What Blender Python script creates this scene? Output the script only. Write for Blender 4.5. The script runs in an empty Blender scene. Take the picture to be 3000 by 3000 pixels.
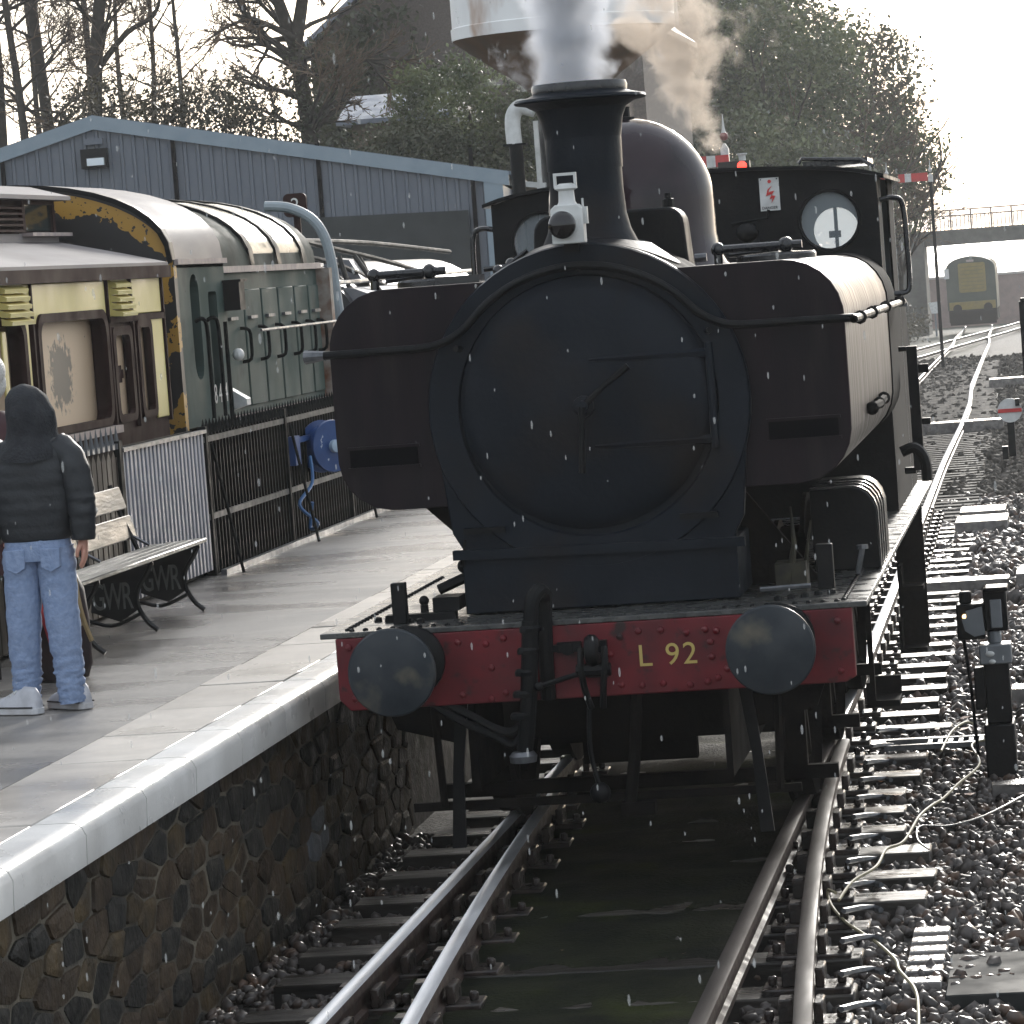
import bpy, bmesh, math, random
import numpy as np
from mathutils import Vector, Matrix, noise as mnoise
rng = random.Random(7); nr = np.random.default_rng(7)
S = bpy.context.scene; COL = S.collection
R = math.radians
# ------------------------------------------------------------------ camera, sky, sun, exposure
F, CX, CY, CZ, YAW, PITCH, ROLL = 11349.4652, 2.2908, -17.7555, 2.8149, 0.1465, 0.0610, -0.0749
fw = Vector((-math.sin(YAW)*math.cos(PITCH), math.cos(YAW)*math.cos(PITCH), -math.sin(PITCH)))
r0 = Vector((math.cos(YAW), math.sin(YAW), 0)); u0 = r0.cross(fw)
cR, sR = math.cos(ROLL), math.sin(ROLL)
r2 = r0*cR+u0*sR; u2 = -r0*sR+u0*cR
cam = bpy.data.cameras.new('camera'); camo = bpy.data.objects.new('camera', cam); COL.objects.link(camo)
cam.sensor_fit = 'HORIZONTAL'; cam.sensor_width = 36; cam.lens = 36*F/3000; cam.clip_start = .5; cam.clip_end = 4000
camo.matrix_world = Matrix(((r2.x, u2.x, -fw.x, CX), (r2.y, u2.y, -fw.y, CY), (r2.z, u2.z, -fw.z, CZ), (0, 0, 0, 1)))
S.camera = camo
SUN_AZ, SUN_EL = 4.0, 15.0       # degrees right of +Y, above horizon
W = bpy.data.worlds.new('World'); S.world = W; W.use_nodes = True
wn = W.node_tree; wn.nodes.clear()
out = wn.nodes.new('ShaderNodeOutputWorld'); bg = wn.nodes.new('ShaderNodeBackground'); sky = wn.nodes.new('ShaderNodeTexSky')
sky.sky_type = 'NISHITA'; sky.sun_disc = False; sky.sun_elevation = R(SUN_EL); sky.sun_rotation = R(SUN_AZ)
sky.air_density = 1.0; sky.dust_density = 2.0; sky.ozone_density = 1.0
hsv = wn.nodes.new('ShaderNodeHueSaturation'); hsv.inputs['Saturation'].default_value = .65   # thin winter cloud takes out most of the blue
wn.links.new(sky.outputs[0], hsv.inputs['Color'])
wtc = wn.nodes.new('ShaderNodeTexCoord'); wno = wn.nodes.new('ShaderNodeTexNoise'); wno.inputs['Scale'].default_value = 2.2; wno.inputs['Detail'].default_value = 5; wn.links.new(wtc.outputs['Generated'], wno.inputs['Vector'])
wcl = wn.nodes.new('ShaderNodeMix'); wcl.data_type = 'RGBA'; wcl.inputs[6].default_value = (3.5, 3.85, 4.35, 1); wcl.inputs[7].default_value = (5.9, 6.3, 6.8, 1); wn.links.new(wno.outputs[0], wcl.inputs[0])   # rain cloud
wmx = wn.nodes.new('ShaderNodeMix'); wmx.data_type = 'RGBA'; wmx.inputs[0].default_value = .62; wn.links.new(hsv.outputs[0], wmx.inputs[6]); wn.links.new(wcl.outputs[2], wmx.inputs[7])
wn.links.new(wmx.outputs[2], bg.inputs[0])
bg.inputs[1].default_value = .12; wn.links.new(bg.outputs[0], out.inputs[0])
sl = bpy.data.lights.new('sun', 'SUN'); sl.energy = 1.5; sl.angle = R(10); sl.color = (1, .965, .91)
so = bpy.data.objects.new('sun', sl); COL.objects.link(so)
sd = Vector((math.sin(R(SUN_AZ))*math.cos(R(SUN_EL)), math.cos(R(SUN_AZ))*math.cos(R(SUN_EL)), math.sin(R(SUN_EL))))
so.rotation_euler = sd.to_track_quat('Z', 'Y').to_euler(); so.location = (20, 40, 30)
S.view_settings.view_transform = 'Standard'; S.view_settings.look = 'None'; S.view_settings.gamma = 1
S.view_settings.use_curve_mapping = False; S.view_settings.exposure = 1.1
S.render.engine = 'CYCLES'; S.cycles.use_denoising = True
S.cycles.max_bounces = 6; S.cycles.transparent_max_bounces = 16; S.cycles.volume_bounces = 1
S.cycles.sample_clamp_indirect = 6
HAZE = 0.00035

# ------------------------------------------------------------------ materials
MATS = {}
def M(name, c1, c2=None, scale=6, rough=.5, rough2=None, metal=0, bump=0, bscale=None, stretch=(1,1,1), spec=.5, coat=0, rnd=0, detail=6, thr=(.35,.65), rscale=None, c3=None, c3scale=2, c3thr=(.55,.7)):
    """base colour noise-mixed between c1 and c2 (c3 = third, patchy colour), roughness varied, optional bump; rnd = per-object value change"""
    if name in MATS: return MATS[name]
    m = bpy.data.materials.new(name); m.use_nodes = True; nt = m.node_tree; N = nt.nodes; L = nt.links
    b = N['Principled BSDF']; b.inputs['Roughness'].default_value = rough; b.inputs['Metallic'].default_value = metal
    b.inputs['Specular IOR Level'].default_value = spec; b.inputs['Coat Weight'].default_value = coat; b.inputs['Coat Roughness'].default_value = .08
    tc = N.new('ShaderNodeTexCoord'); mp = N.new('ShaderNodeMapping'); mp.inputs['Scale'].default_value = stretch
    L.new(tc.outputs['Object'], mp.inputs[0])
    def nz(s, d=detail):
        n = N.new('ShaderNodeTexNoise'); n.inputs['Scale'].default_value = s; n.inputs['Detail'].default_value = d; L.new(mp.outputs[0], n.inputs['Vector']); return n.outputs[0]
    def ramp(src, a, bb):
        r = N.new('ShaderNodeMapRange'); r.inputs['From Min'].default_value = a; r.inputs['From Max'].default_value = bb; L.new(src, r.inputs[0]); return r.outputs[0]
    def mix(fac, A, B):
        x = N.new('ShaderNodeMix'); x.data_type = 'RGBA'; L.new(fac, x.inputs[0])
        for i, v in ((6, A), (7, B)):
            if isinstance(v, tuple): x.inputs[i].default_value = (*v, 1)
            else: L.new(v, x.inputs[i])
        return x.outputs[2]
    col = None
    if c2 is not None: col = mix(ramp(nz(scale), *thr), c1, c2)
    if c3 is not None: col = mix(ramp(nz(c3scale), *c3thr), col if col else c1, c3)
    if rnd:
        oi = N.new('ShaderNodeObjectInfo'); h = N.new('ShaderNodeHueSaturation')
        rr = N.new('ShaderNodeMapRange'); rr.inputs['To Min'].default_value = 1-rnd; rr.inputs['To Max'].default_value = 1+rnd
        L.new(oi.outputs['Random'], rr.inputs[0]); L.new(rr.outputs[0], h.inputs['Value'])
        if col: L.new(col, h.inputs['Color'])
        else: h.inputs['Color'].default_value = (*c1, 1)
        col = h.outputs[0]
    if col: L.new(col, b.inputs['Base Color'])
    else: b.inputs['Base Color'].default_value = (*c1, 1)
    if rough2 is not None:
        rr = N.new('ShaderNodeMapRange'); rr.inputs['From Min'].default_value = .35; rr.inputs['From Max'].default_value = .65
        rr.inputs['To Min'].default_value = rough; rr.inputs['To Max'].default_value = rough2
        L.new(nz(rscale or scale*.6), rr.inputs[0]); L.new(rr.outputs[0], b.inputs['Roughness'])
    if bump:
        bp = N.new('ShaderNodeBump'); bp.inputs['Strength'].default_value = bump; bp.inputs['Distance'].default_value = .02
        L.new(nz(bscale or scale*3), bp.inputs['Height']); L.new(bp.outputs[0], b.inputs['Normal'])
    MATS[name] = m; return m
smokebox = M('smokebox black', (.0062,.0088,.0128), (.0100,.0134,.0182), 3, .34, .66, bump=.12, bscale=25, rscale=2.2, c3=(.016,.0135,.0125), c3scale=1.7, c3thr=(.52,.7), spec=0.1)
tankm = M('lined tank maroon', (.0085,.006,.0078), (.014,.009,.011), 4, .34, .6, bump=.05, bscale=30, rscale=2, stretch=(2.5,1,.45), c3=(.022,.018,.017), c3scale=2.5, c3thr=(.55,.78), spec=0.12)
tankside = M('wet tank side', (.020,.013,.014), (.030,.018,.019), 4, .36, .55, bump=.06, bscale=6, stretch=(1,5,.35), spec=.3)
black = M('black iron', (.004,.0048,.0054), (.0095,.0092,.0092), 9, .35, .6, bump=.1, bscale=40, spec=0.13)
blackwet = M('wet black iron', (.010,.010,.012), (.02,.02,.02), 9, .14, .3)
soot = M('sooty underframe', (.005,.005,.005), (.011,.009,.0075), 7, .7, .9, bump=.2, bscale=30, spec=0.05)
beamred = M('buffer beam red', (.15,.011,.016), (.075,.009,.012), 5, .35, .6, c3=(.022,.012,.011), c3scale=11, c3thr=(.57,.68), spec=.3)
steel = M('worn steel', (.20,.20,.21), (.08,.085,.09), 12, .3, .5, metal=.7)
bufface = M('greasy buffer face', (.020,.025,.030), (.035,.039,.043), 8, .32, .55, c3=(.10,.088,.065), c3scale=5, c3thr=(.60,.78), spec=0.2)
plate_wet = M('wet running plate', (.03,.031,.031), (.07,.068,.062), 14, .16, .4, bump=.1, bscale=60)
white = M('white paint', (.62,.62,.60), (.48,.48,.46), 10, .45)
yellowlet = M('gold lettering', (.48,.36,.10), rough=.5)
railhead = M('polished rail head', (.85,.84,.83), (.70,.69,.68), 20, .34, .44, metal=1, stretch=(1,.1,1))
railrust = M('rusty rail side', (.025,.014,.010), (.05,.027,.017), 14, .45, .7, bump=.2, bscale=60)
sleeper_m = M('wet timber sleeper', (.016,.014,.012), (.050,.043,.036), 10, .2, .55, bump=.5, bscale=30, stretch=(.25,1,1), rnd=.5, spec=0.22)
mossy_m = M('mossy sleeper', (.022,.024,.018), (.05,.052,.025), 8, .35, .6, bump=.4, bscale=30, stretch=(.3,1,1), rnd=.25)
chairm = M('cast rail chair', (.02,.018,.017), (.045,.032,.026), 18, .2, .4, bump=.2, spec=0.3)
ballast_m = M('wet ballast stone', (.028,.024,.022), (.115,.098,.086), 22, .28, .6, thr=(.3,.75), c3=(.11,.065,.042), c3scale=5, c3thr=(.52,.66), spec=0.3)
bed_m = M('ballast bed', (.03,.028,.025), (.08,.072,.062), 30, .7, .9, bump=1, bscale=45, c3=(.03,.035,.018), c3scale=1.2)
earth_m = M('rough ground', (.035,.04,.02), (.06,.055,.035), 1.5, .8, .95, bump=.6, bscale=6)
hill_m = M('ivy bank ground', (.022,.028,.014), (.05,.05,.03), 1.2, .85, .95, bump=.8, bscale=5)
coping_m = M('white platform edge', (.72,.70,.67), (.56,.54,.51), 3, .2, .45, bump=.08, bscale=40, rnd=.06)
slab_m = M('wet paving slab', (.52,.47,.415), (.42,.38,.335), 5, .22, .42, rscale=1.5, bump=.08, bscale=60, rnd=.10)
tarmac_m = M('wet tarmac', (.19,.177,.163), (.25,.232,.214), 60, .12, .5, rscale=1.3, stretch=(.55,1.1,1), bump=.2, bscale=150, c3=(.10,.095,.09), c3scale=1.6, c3thr=(.5,.75))
STONES = [M('wall stone brown', (.028,.019,.012), (.062,.043,.026), 9, .5, .8, bump=.7, bscale=30, rnd=.3, spec=0.2),
          M('wall stone black', (.014,.014,.013), (.034,.031,.026), 12, .45, .75, bump=.7, bscale=30, rnd=.3, spec=0.15),
          M('wall stone ochre', (.075,.052,.026), (.03,.023,.015), 8, .5, .8, bump=.7, bscale=30, rnd=.3, spec=0.2)]
stonepale = M('pale wall stone', (.12,.125,.14), (.08,.083,.093), 12, .5, .8, bump=.4)
mortar_m = M('lime mortar', (.13,.11,.078), (.03,.026,.02), 5, .8, .95, bump=.5, bscale=50)
cream = M('carriage cream', (.64,.55,.21), (.57,.485,.185), 3, .28, .45, spec=0.2)
maroon = M('carriage dark moulding', (.028,.014,.013), (.040,.022,.020), 8, .5, .7, spec=0.03)
sillm = M('pale wet sill', (.42,.35,.32), (.30,.25,.24), 12, .45, .6, spec=.2)
roofwet = M('wet grey roof', (.19,.172,.17), (.26,.24,.238), 3, .45, .65, bump=.1, bscale=10, stretch=(1,.3,1), spec=0.22)
shgreen = M('faded shunter green', (.042,.066,.056), (.062,.086,.077), 2.5, .55, .75, c3=(.03,.045,.04), c3scale=4, c3thr=(.55,.75), spec=0.15)
shgreen2 = M('shunter hood roof', (.085,.095,.08), (.03,.033,.027), 6, .6, .8, stretch=(2,.6,.6), spec=0.08)
rustm = M('rust streaked grey', (.30,.28,.25), (.14,.06,.03), 6, .5, .7, spec=0.2)
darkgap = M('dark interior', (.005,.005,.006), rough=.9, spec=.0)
greypipe = M('grey paint', (.27,.31,.33), (.22,.25,.27), 8, .35, .5)
shedm = M('slate blue cladding', (.105,.118,.142), (.118,.132,.156), 1.2, .4, .55, stretch=(1,1,.3))
shedtrim = M('shed flashing', (.185,.235,.275), (.22,.27,.31), 3, .3, .45)
shedshade = M('dark shed door', (.012,.016,.016), (.02,.024,.024), 3, .5, .7)
brickdark = M('dark gable brick', (.085,.070,.060), (.12,.097,.083), 18, .8, .95, bump=.4, bscale=40)
slate = M('wet slate', (.17,.19,.23), (.24,.26,.30), 5, .3, .5)
sandst = M('rubble sandstone', (.20,.155,.11), (.11,.085,.06), 4, .7, .9, bump=.6, bscale=6)
bark = M('winter bark', (.030,.024,.018), (.055,.044,.033), 8, .8, .95, bump=.5, bscale=20)
twigm = M('twig bark', (.09,.062,.042), (.15,.10,.06), 3, .75, .9)
def leafmat(name, a, b, sc, trans=.25):
    m = M(name, a, b, sc, .38, .6, thr=(.38,.62), detail=3); bs = m.node_tree.nodes['Principled BSDF']
    bs.inputs['Transmission Weight'].default_value = 0
    nt = m.node_tree; tr = nt.nodes.new('ShaderNodeBsdfTranslucent'); mx = nt.nodes.new('ShaderNodeMixShader'); mx.inputs[0].default_value = trans
    src = bs.inputs['Base Color'].links[0].from_socket; nt.links.new(src, tr.inputs[0])
    o = nt.nodes['Material Output']; nt.links.new(bs.outputs[0], mx.inputs[1]); nt.links.new(tr.outputs[0], mx.inputs[2]); nt.links.new(mx.outputs[0], o.inputs[0]); return m
leaf_ever = leafmat('evergreen leaf', (.05,.065,.026), (.15,.17,.075), 1.1)
leaf_hill = leafmat('hillside ivy leaf', (.065,.07,.042), (.135,.138,.088), .5)
leaf_hedge = leafmat('hedge leaf', (.03,.028,.014), (.075,.06,.03), 1.2)
leaf_ivy = leafmat('ivy leaf', (.035,.042,.018), (.075,.075,.035), 1.0)
deadleaf = M('fallen leaf', (.22,.06,.02), (.30,.14,.04), 30, .4)
denim = M('washed denim', (.175,.235,.365), (.225,.29,.43), 45, .75, .9, bump=.4, bscale=60)
puffer = M('black quilted nylon', (.007,.0085,.011), (.012,.014,.017), 10, .5, .65, bump=.25, bscale=25)
hoodm = M('black fleece hood', (.012,.013,.016), (.02,.022,.026), 30, .8, .95, bump=.5, bscale=90)
skin = M('skin', (.42,.20,.14), (.50,.26,.19), 20, .5)
trainer = M('white trainer leather', (.50,.50,.53), (.38,.38,.40), 16, .5, .7)
sole_m = M('trainer sole', (.50,.50,.51), (.36,.34,.33), 12, .6)
hairwhite = M('white hair', (.72,.70,.66), (.6,.58,.54), 40, .6, bump=.6, bscale=80)
coatred = M('dark red coat', (.05,.012,.014), (.03,.010,.012), 12, .7, .9)
redstrap = M('red strap', (.45,.05,.05), (.36,.04,.045), 14, .5)
tanm = M('tan strap', (.35,.26,.13), (.25,.18,.09), 14, .6)
darkcloth = M('dark cloth', (.014,.014,.016), (.03,.026,.024), 10, .7, .9)
benchwood = M('weathered bench slat', (.115,.112,.096), (.065,.063,.054), 8, .3, .55, bump=.4, bscale=30, stretch=(1,.2,1), rnd=.12, spec=0.3)
castblack = M('cast iron bench end', (.012,.012,.012), (.02,.02,.02), 14, .3, .5)
castletter = M('worn relief letters', (.26,.27,.25), (.18,.185,.17), 20, .4)
paled = M('pale gate paint', (.36,.365,.41), (.29,.295,.335), 8, .4, .6)
fenceiron = M('fence iron', (.007,.009,.009), (.015,.015,.014), 16, .5, .7, spec=.04)
boardbrown = M('brown fence board', (.075,.06,.048), (.05,.041,.034), 9, .5, .7, stretch=(1,1,.3), rnd=.2, spec=0.2)
bluepl = M('blue plastic', (.010,.042,.15), (.014,.058,.19), 6, .3, .5, c3=(.45,.5,.55), c3scale=12, c3thr=(.66,.7))
bluehose = M('blue hose', (.03,.11,.26), rough=.4)
tankwhite = M('rust stained tank paint', (.80,.79,.77), (.70,.68,.66), 2, .5, .7, stretch=(1,1,.35), c3=(.33,.17,.08), c3scale=2.2, c3thr=(.60,.78))
tankunder = M('rusty tank cone', (.17,.10,.06), (.12,.085,.06), 3, .7, .9)
signred = M('signal red', (.55,.035,.03), (.45,.03,.028), 6, .4)
concrete = M('bridge concrete', (.10,.10,.085), (.07,.068,.06), 2.5, .8, .95)
palewall = M('pale retaining wall', (.50,.46,.42), (.40,.36,.33), .8, .8)
brickwall = M('red brown wall', (.26,.185,.16), (.20,.15,.135), 3, .8)
shyellow = M('warning panel yellow', (.24,.175,.035), (.17,.13,.035), 4, .5)
greymetal = M('galvanised grey', (.17,.18,.19), (.13,.14,.15), 8, .35, .5)
cablem = M('cream cable', (.26,.23,.14), (.19,.165,.10), 10, .6, spec=.2)
cabledark = M('dark cable', (.06,.055,.05), rough=.4)
wasteboard = M('wet pale board', (.20,.185,.17), (.11,.10,.095), 12, .1, .3, bump=.2, rnd=.25)
def special(name): m = bpy.data.materials.new(name); m.use_nodes = True; MATS[name] = m; return m, m.node_tree, m.node_tree.nodes['Principled BSDF']
glass, nt, b = special('cab glass'); b.inputs['Base Color'].default_value = (.75,.85,.9,1); b.inputs['Roughness'].default_value = .05
b.inputs['Alpha'].default_value = .10; b.inputs['Specular IOR Level'].default_value = .8
darkglass, nt, b = special('dark window glass'); b.inputs['Base Color'].default_value = (.02,.028,.026,1); b.inputs['Roughness'].default_value = .08
lens, nt, b = special('lamp bullseye'); b.inputs['Base Color'].default_value = (.012,.010,.010,1); b.inputs['Roughness'].default_value = .08
redlit, nt, b = special('lit red signal lens'); b.inputs['Base Color'].default_value = (.6,.02,.02,1); b.inputs['Emission Color'].default_value = (1,.05,.03,1); b.inputs['Emission Strength'].default_value = 1.6
amber, nt, b = special('lit amber lens'); b.inputs['Base Color'].default_value = (.8,.5,.2,1); b.inputs['Emission Color'].default_value = (1,.62,.25,1); b.inputs['Emission Strength'].default_value = 2.5
dropm, nt, b = special('sleet drop'); b.inputs['Base Color'].default_value = (.7,.7,.68,1); b.inputs['Roughness'].default_value = .6; b.inputs['Specular IOR Level'].default_value = .1; b.inputs['Alpha'].default_value = .22
# window board with dark splatter
board, nt, b = special('boarded window with dark splatter')
N, L = nt.nodes, nt.links
tc = N.new('ShaderNodeTexCoord'); vm = N.new('ShaderNodeVectorMath'); vm.operation = 'SUBTRACT'; L.new(tc.outputs['Object'], vm.inputs[0]); BOARD_C = vm
sc_ = N.new('ShaderNodeVectorMath'); sc_.operation = 'MULTIPLY'; sc_.inputs[1].default_value = (0, .75, .95); L.new(vm.outputs[0], sc_.inputs[0])
ln = N.new('ShaderNodeVectorMath'); ln.operation = 'LENGTH'; L.new(sc_.outputs[0], ln.inputs[0])
nzz = N.new('ShaderNodeTexNoise'); nzz.inputs['Scale'].default_value = 17; nzz.inputs['Detail'].default_value = 7; L.new(tc.outputs['Object'], nzz.inputs['Vector'])
ad = N.new('ShaderNodeMath'); ad.operation = 'MULTIPLY_ADD'; L.new(nzz.outputs[0], ad.inputs[0]); ad.inputs[1].default_value = -.37; L.new(ln.outputs['Value'], ad.inputs[2])
mr = N.new('ShaderNodeMapRange'); mr.inputs['From Min'].default_value = .0; mr.inputs['From Max'].default_value = .05; mr.inputs['To Min'].default_value = 1; mr.inputs['To Max'].default_value = 0; L.new(ad.outputs[0], mr.inputs[0])
mx = N.new('ShaderNodeMix'); mx.data_type = 'RGBA'; L.new(mr.outputs[0], mx.inputs[0]); mx.inputs[6].default_value = (.56,.41,.27,1); mx.inputs[7].default_value = (.08,.07,.055,1)
L.new(mx.outputs[2], b.inputs['Base Color']); b.inputs['Roughness'].default_value = .5
boardplain = M('boarded window', (.54,.395,.26), (.48,.35,.23), 3, .5)
# wasp stripes, peeling
wasp, nt, b = special('peeling wasp stripes'); N, L = nt.nodes, nt.links
tc = N.new('ShaderNodeTexCoord'); sx = N.new('ShaderNodeSeparateXYZ'); L.new(tc.outputs['Object'], sx.inputs[0])
def mth(op, a, bb, c=None):
    n = N.new('ShaderNodeMath'); n.operation = op
    for i, v in enumerate((a, bb, c)):
        if v is None: continue
        if isinstance(v, (int, float)): n.inputs[i].default_value = v
        else: L.new(v, n.inputs[i])
    return n.outputs[0]
n1 = N.new('ShaderNodeTexNoise'); n1.inputs['Scale'].default_value = 5; n1.inputs['Detail'].default_value = 6; L.new(tc.outputs['Object'], n1.inputs['Vector'])
s1 = mth('ADD', mth('MULTIPLY', sx.outputs[0], 1.5), mth('MULTIPLY', sx.outputs[2], -1.9)); s2 = mth('MULTIPLY_ADD', n1.outputs[0], 1.1, s1)
fr = mth('FRACT', s2, 0); st = mth('GREATER_THAN', fr, .55)
ex = mth('DIVIDE', sx.outputs[0], 1.35); ze = mth('MULTIPLY_ADD', mth('SQRT', mth('MAXIMUM', mth('SUBTRACT', 1.0, mth('MULTIPLY', ex, ex)), 0), None), .65, 3.11)
dd_ = mth('SUBTRACT', ze, sx.outputs[2]); dn = mth('MULTIPLY_ADD', n1.outputs[0], -.42, dd_)
band = mth('MULTIPLY', mth('GREATER_THAN', dd_, .045), mth('LESS_THAN', dn, -.02)); low = mth('LESS_THAN', sx.outputs[2], 3.05)
n2 = N.new('ShaderNodeTexNoise'); n2.inputs['Scale'].default_value = 22; n2.inputs['Detail'].default_value = 5; L.new(tc.outputs['Object'], n2.inputs['Vector'])
pe = mth('LESS_THAN', n2.outputs[0], .60)
sel = mth('ADD', mth('MULTIPLY', low, st), mth('MULTIPLY', mth('SUBTRACT', 1.0, low), band)); fac = mth('MULTIPLY', sel, pe)
mx = N.new('ShaderNodeMix'); mx.data_type = 'RGBA'; L.new(fac, mx.inputs[0]); mx.inputs[6].default_value = (.020,.018,.017,1); mx.inputs[7].default_value = (.40,.22,.035,1)
L.new(mx.outputs[2], b.inputs['Base Color']); b.inputs['Roughness'].default_value = .45

# ------------------------------------------------------------------ geometry helpers
def zg(y): return -.011*min(max(0, y-18), 230)
def wloc(o):
    v = Vector((0,0,0))
    while o is not None: v += o.location; o = o.parent
    return v
class MB:
    def __init__(s): s.v = []; s.f = []; s.mi = []
    def add(s, vs, fs, mi=0):
        n = len(s.v); s.v += [tuple(v) for v in vs]; s.f += [tuple(i+n for i in f) for f in fs]; s.mi += [mi]*len(fs); return s
    def box(s, x0, x1, y0, y1, z0, z1, mi=0):
        return s.add([(x0,y0,z0),(x1,y0,z0),(x1,y1,z0),(x0,y1,z0),(x0,y0,z1),(x1,y0,z1),(x1,y1,z1),(x0,y1,z1)],
                     [(0,3,2,1),(4,5,6,7),(0,1,5,4),(1,2,6,5),(2,3,7,6),(3,0,4,7)], mi)
    def obox(s, c, ax, ay, az, mi=0):   # centre and three half-axis vectors
        c, ax, ay, az = map(Vector, (c, ax, ay, az))
        vs = [c+ax*i+ay*j+az*k for k in (-1,1) for (i,j) in ((-1,-1),(1,-1),(1,1),(-1,1))]
        return s.add(vs, [(0,3,2,1),(4,5,6,7),(0,1,5,4),(1,2,6,5),(2,3,7,6),(3,0,4,7)], mi)
    def tube(s, pts, r, n=8, mi=0, cap=True):
        pts = [Vector(p) for p in pts]; m = len(pts); rs = r if isinstance(r, (list, tuple)) else [r]*m
        ref = None; vs = []
        for i, p in enumerate(pts):
            d = (pts[min(i+1,m-1)]-pts[max(i-1,0)]).normalized()
            if ref is None: ref = d.orthogonal().normalized()
            ref = (ref-d*ref.dot(d)); ref = ref.normalized() if ref.length > 1e-6 else d.orthogonal().normalized()
            q = d.cross(ref)
            for k in range(n):
                a = 2*math.pi*k/n; vs.append(p+(ref*math.cos(a)+q*math.sin(a))*rs[i])
        fs = [(i*n+k, i*n+(k+1)%n, (i+1)*n+(k+1)%n, (i+1)*n+k) for i in range(m-1) for k in range(n)]
        if cap: fs += [tuple(range(n-1,-1,-1)), tuple((m-1)*n+k for k in range(n))]
        return s.add(vs, fs, mi)
    def lathe(s, prof, o=(0,0,0), axis=(0,0,1), n=24, mi=0, cap=True):
        o = Vector(o); a = Vector(axis).normalized(); e = a.orthogonal().normalized()
        if abs(a.z) > .99: e = Vector((1,0,0))
        q = a.cross(e); vs = []
        for (r, h) in prof:
            for k in range(n):
                t = 2*math.pi*k/n; vs.append(o+a*h+(e*math.cos(t)+q*math.sin(t))*r)
        m = len(prof); fs = [(i*n+k, i*n+(k+1)%n, (i+1)*n+(k+1)%n, (i+1)*n+k) for i in range(m-1) for k in range(n)]
        if cap: fs += [tuple(range(n-1,-1,-1)), tuple((m-1)*n+k for k in range(n))]
        return s.add(vs, fs, mi)
    def sphere(s, c, r, n=10, m=7, mi=0):
        rx, ry, rz = r if isinstance(r, (tuple, list)) else (r, r, r); c = Vector(c); vs = []; fs = []
        for i in range(m+1):
            p = math.pi*i/m
            for k in range(n):
                t = 2*math.pi*k/n; vs.append(c+Vector((rx*math.sin(p)*math.cos(t), ry*math.sin(p)*math.sin(t), rz*math.cos(p))))
        for i in range(m):
            for k in range(n): fs.append((i*n+k, (i+1)*n+k, (i+1)*n+(k+1)%n, i*n+(k+1)%n))
        return s.add(vs, fs, mi)
    def prism(s, poly, a, b, plane='XZ', mi=0):   # polygon in a plane, extruded along the third axis from a to b
        f = {'XZ': lambda p, d: (p[0], d, p[1]), 'YZ': lambda p, d: (d, p[0], p[1]), 'XY': lambda p, d: (p[0], p[1], d)}[plane]
        n = len(poly); vs = [f(p, a) for p in poly]+[f(p, b) for p in poly]
        return s.add(vs, [tuple(range(n)), tuple(range(2*n-1, n-1, -1))]+[(i, i+n, (i+1)%n+n, (i+1)%n) for i in range(n)], mi)
    def loft(s, rings, mi=0, cap=True):
        n = len(rings[0]); m = len(rings); vs = [v for r_ in rings for v in r_]
        fs = [(i*n+k, i*n+(k+1)%n, (i+1)*n+(k+1)%n, (i+1)*n+k) for i in range(m-1) for k in range(n)]
        if cap: fs += [tuple(range(n-1,-1,-1)), tuple((m-1)*n+k for k in range(n))]
        return s.add(vs, fs, mi)
    def mesh(s, name, mats, off=Vector((0,0,0)), smooth=True, angle=35):
        me = bpy.data.meshes.new(name); me.from_pydata([(x-off.x, y-off.y, z-off.z) for x, y, z in s.v], [], s.f)
        for m in (mats if isinstance(mats, (list, tuple)) else [mats]): me.materials.append(m)
        if any(s.mi): me.polygons.foreach_set('material_index', s.mi)
        bm = bmesh.new(); bm.from_mesh(me); bmesh.ops.recalc_face_normals(bm, faces=bm.faces); bm.to_mesh(me); bm.free()
        if smooth:
            me.polygons.foreach_set('use_smooth', [True]*len(me.polygons)); me.set_sharp_from_angle(angle=R(angle))
        return me
    def build(s, name, mats, parent=None, bevel=0, smooth=True, angle=35, seg=2):
        o = bpy.data.objects.new(name, s.mesh(name, mats, wloc(parent), smooth, angle)); COL.objects.link(o); o.parent = parent
        if bevel:
            bv = o.modifiers.new('bevel', 'BEVEL'); bv.width = bevel; bv.segments = seg; bv.limit_method = 'ANGLE'; bv.angle_limit = R(40)
        return o
def tag(o, label=None, cat=None, group=None, kind=None):
    for k, v in (('label', label), ('category', cat), ('group', group), ('kind', kind)):
        if v: o[k] = v
    return o
def thing(name, loc, label, cat, group=None, kind=None):
    o = bpy.data.objects.new(name, None); COL.objects.link(o); o.location = loc; o.empty_display_size = .2
    return tag(o, label, cat, group, kind)
def kids(o): return list(o.children)
def copy_tree(o, parent=None):
    c = o.copy(); COL.objects.link(c); c.parent = parent
    for ch in kids(o): copy_tree(ch, c)
    return c
def part_copy(o, loc, parent, name=None):
    c = o.copy(); COL.objects.link(c); c.parent = parent; c.location = loc
    if name: c.name = name
    return c
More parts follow.
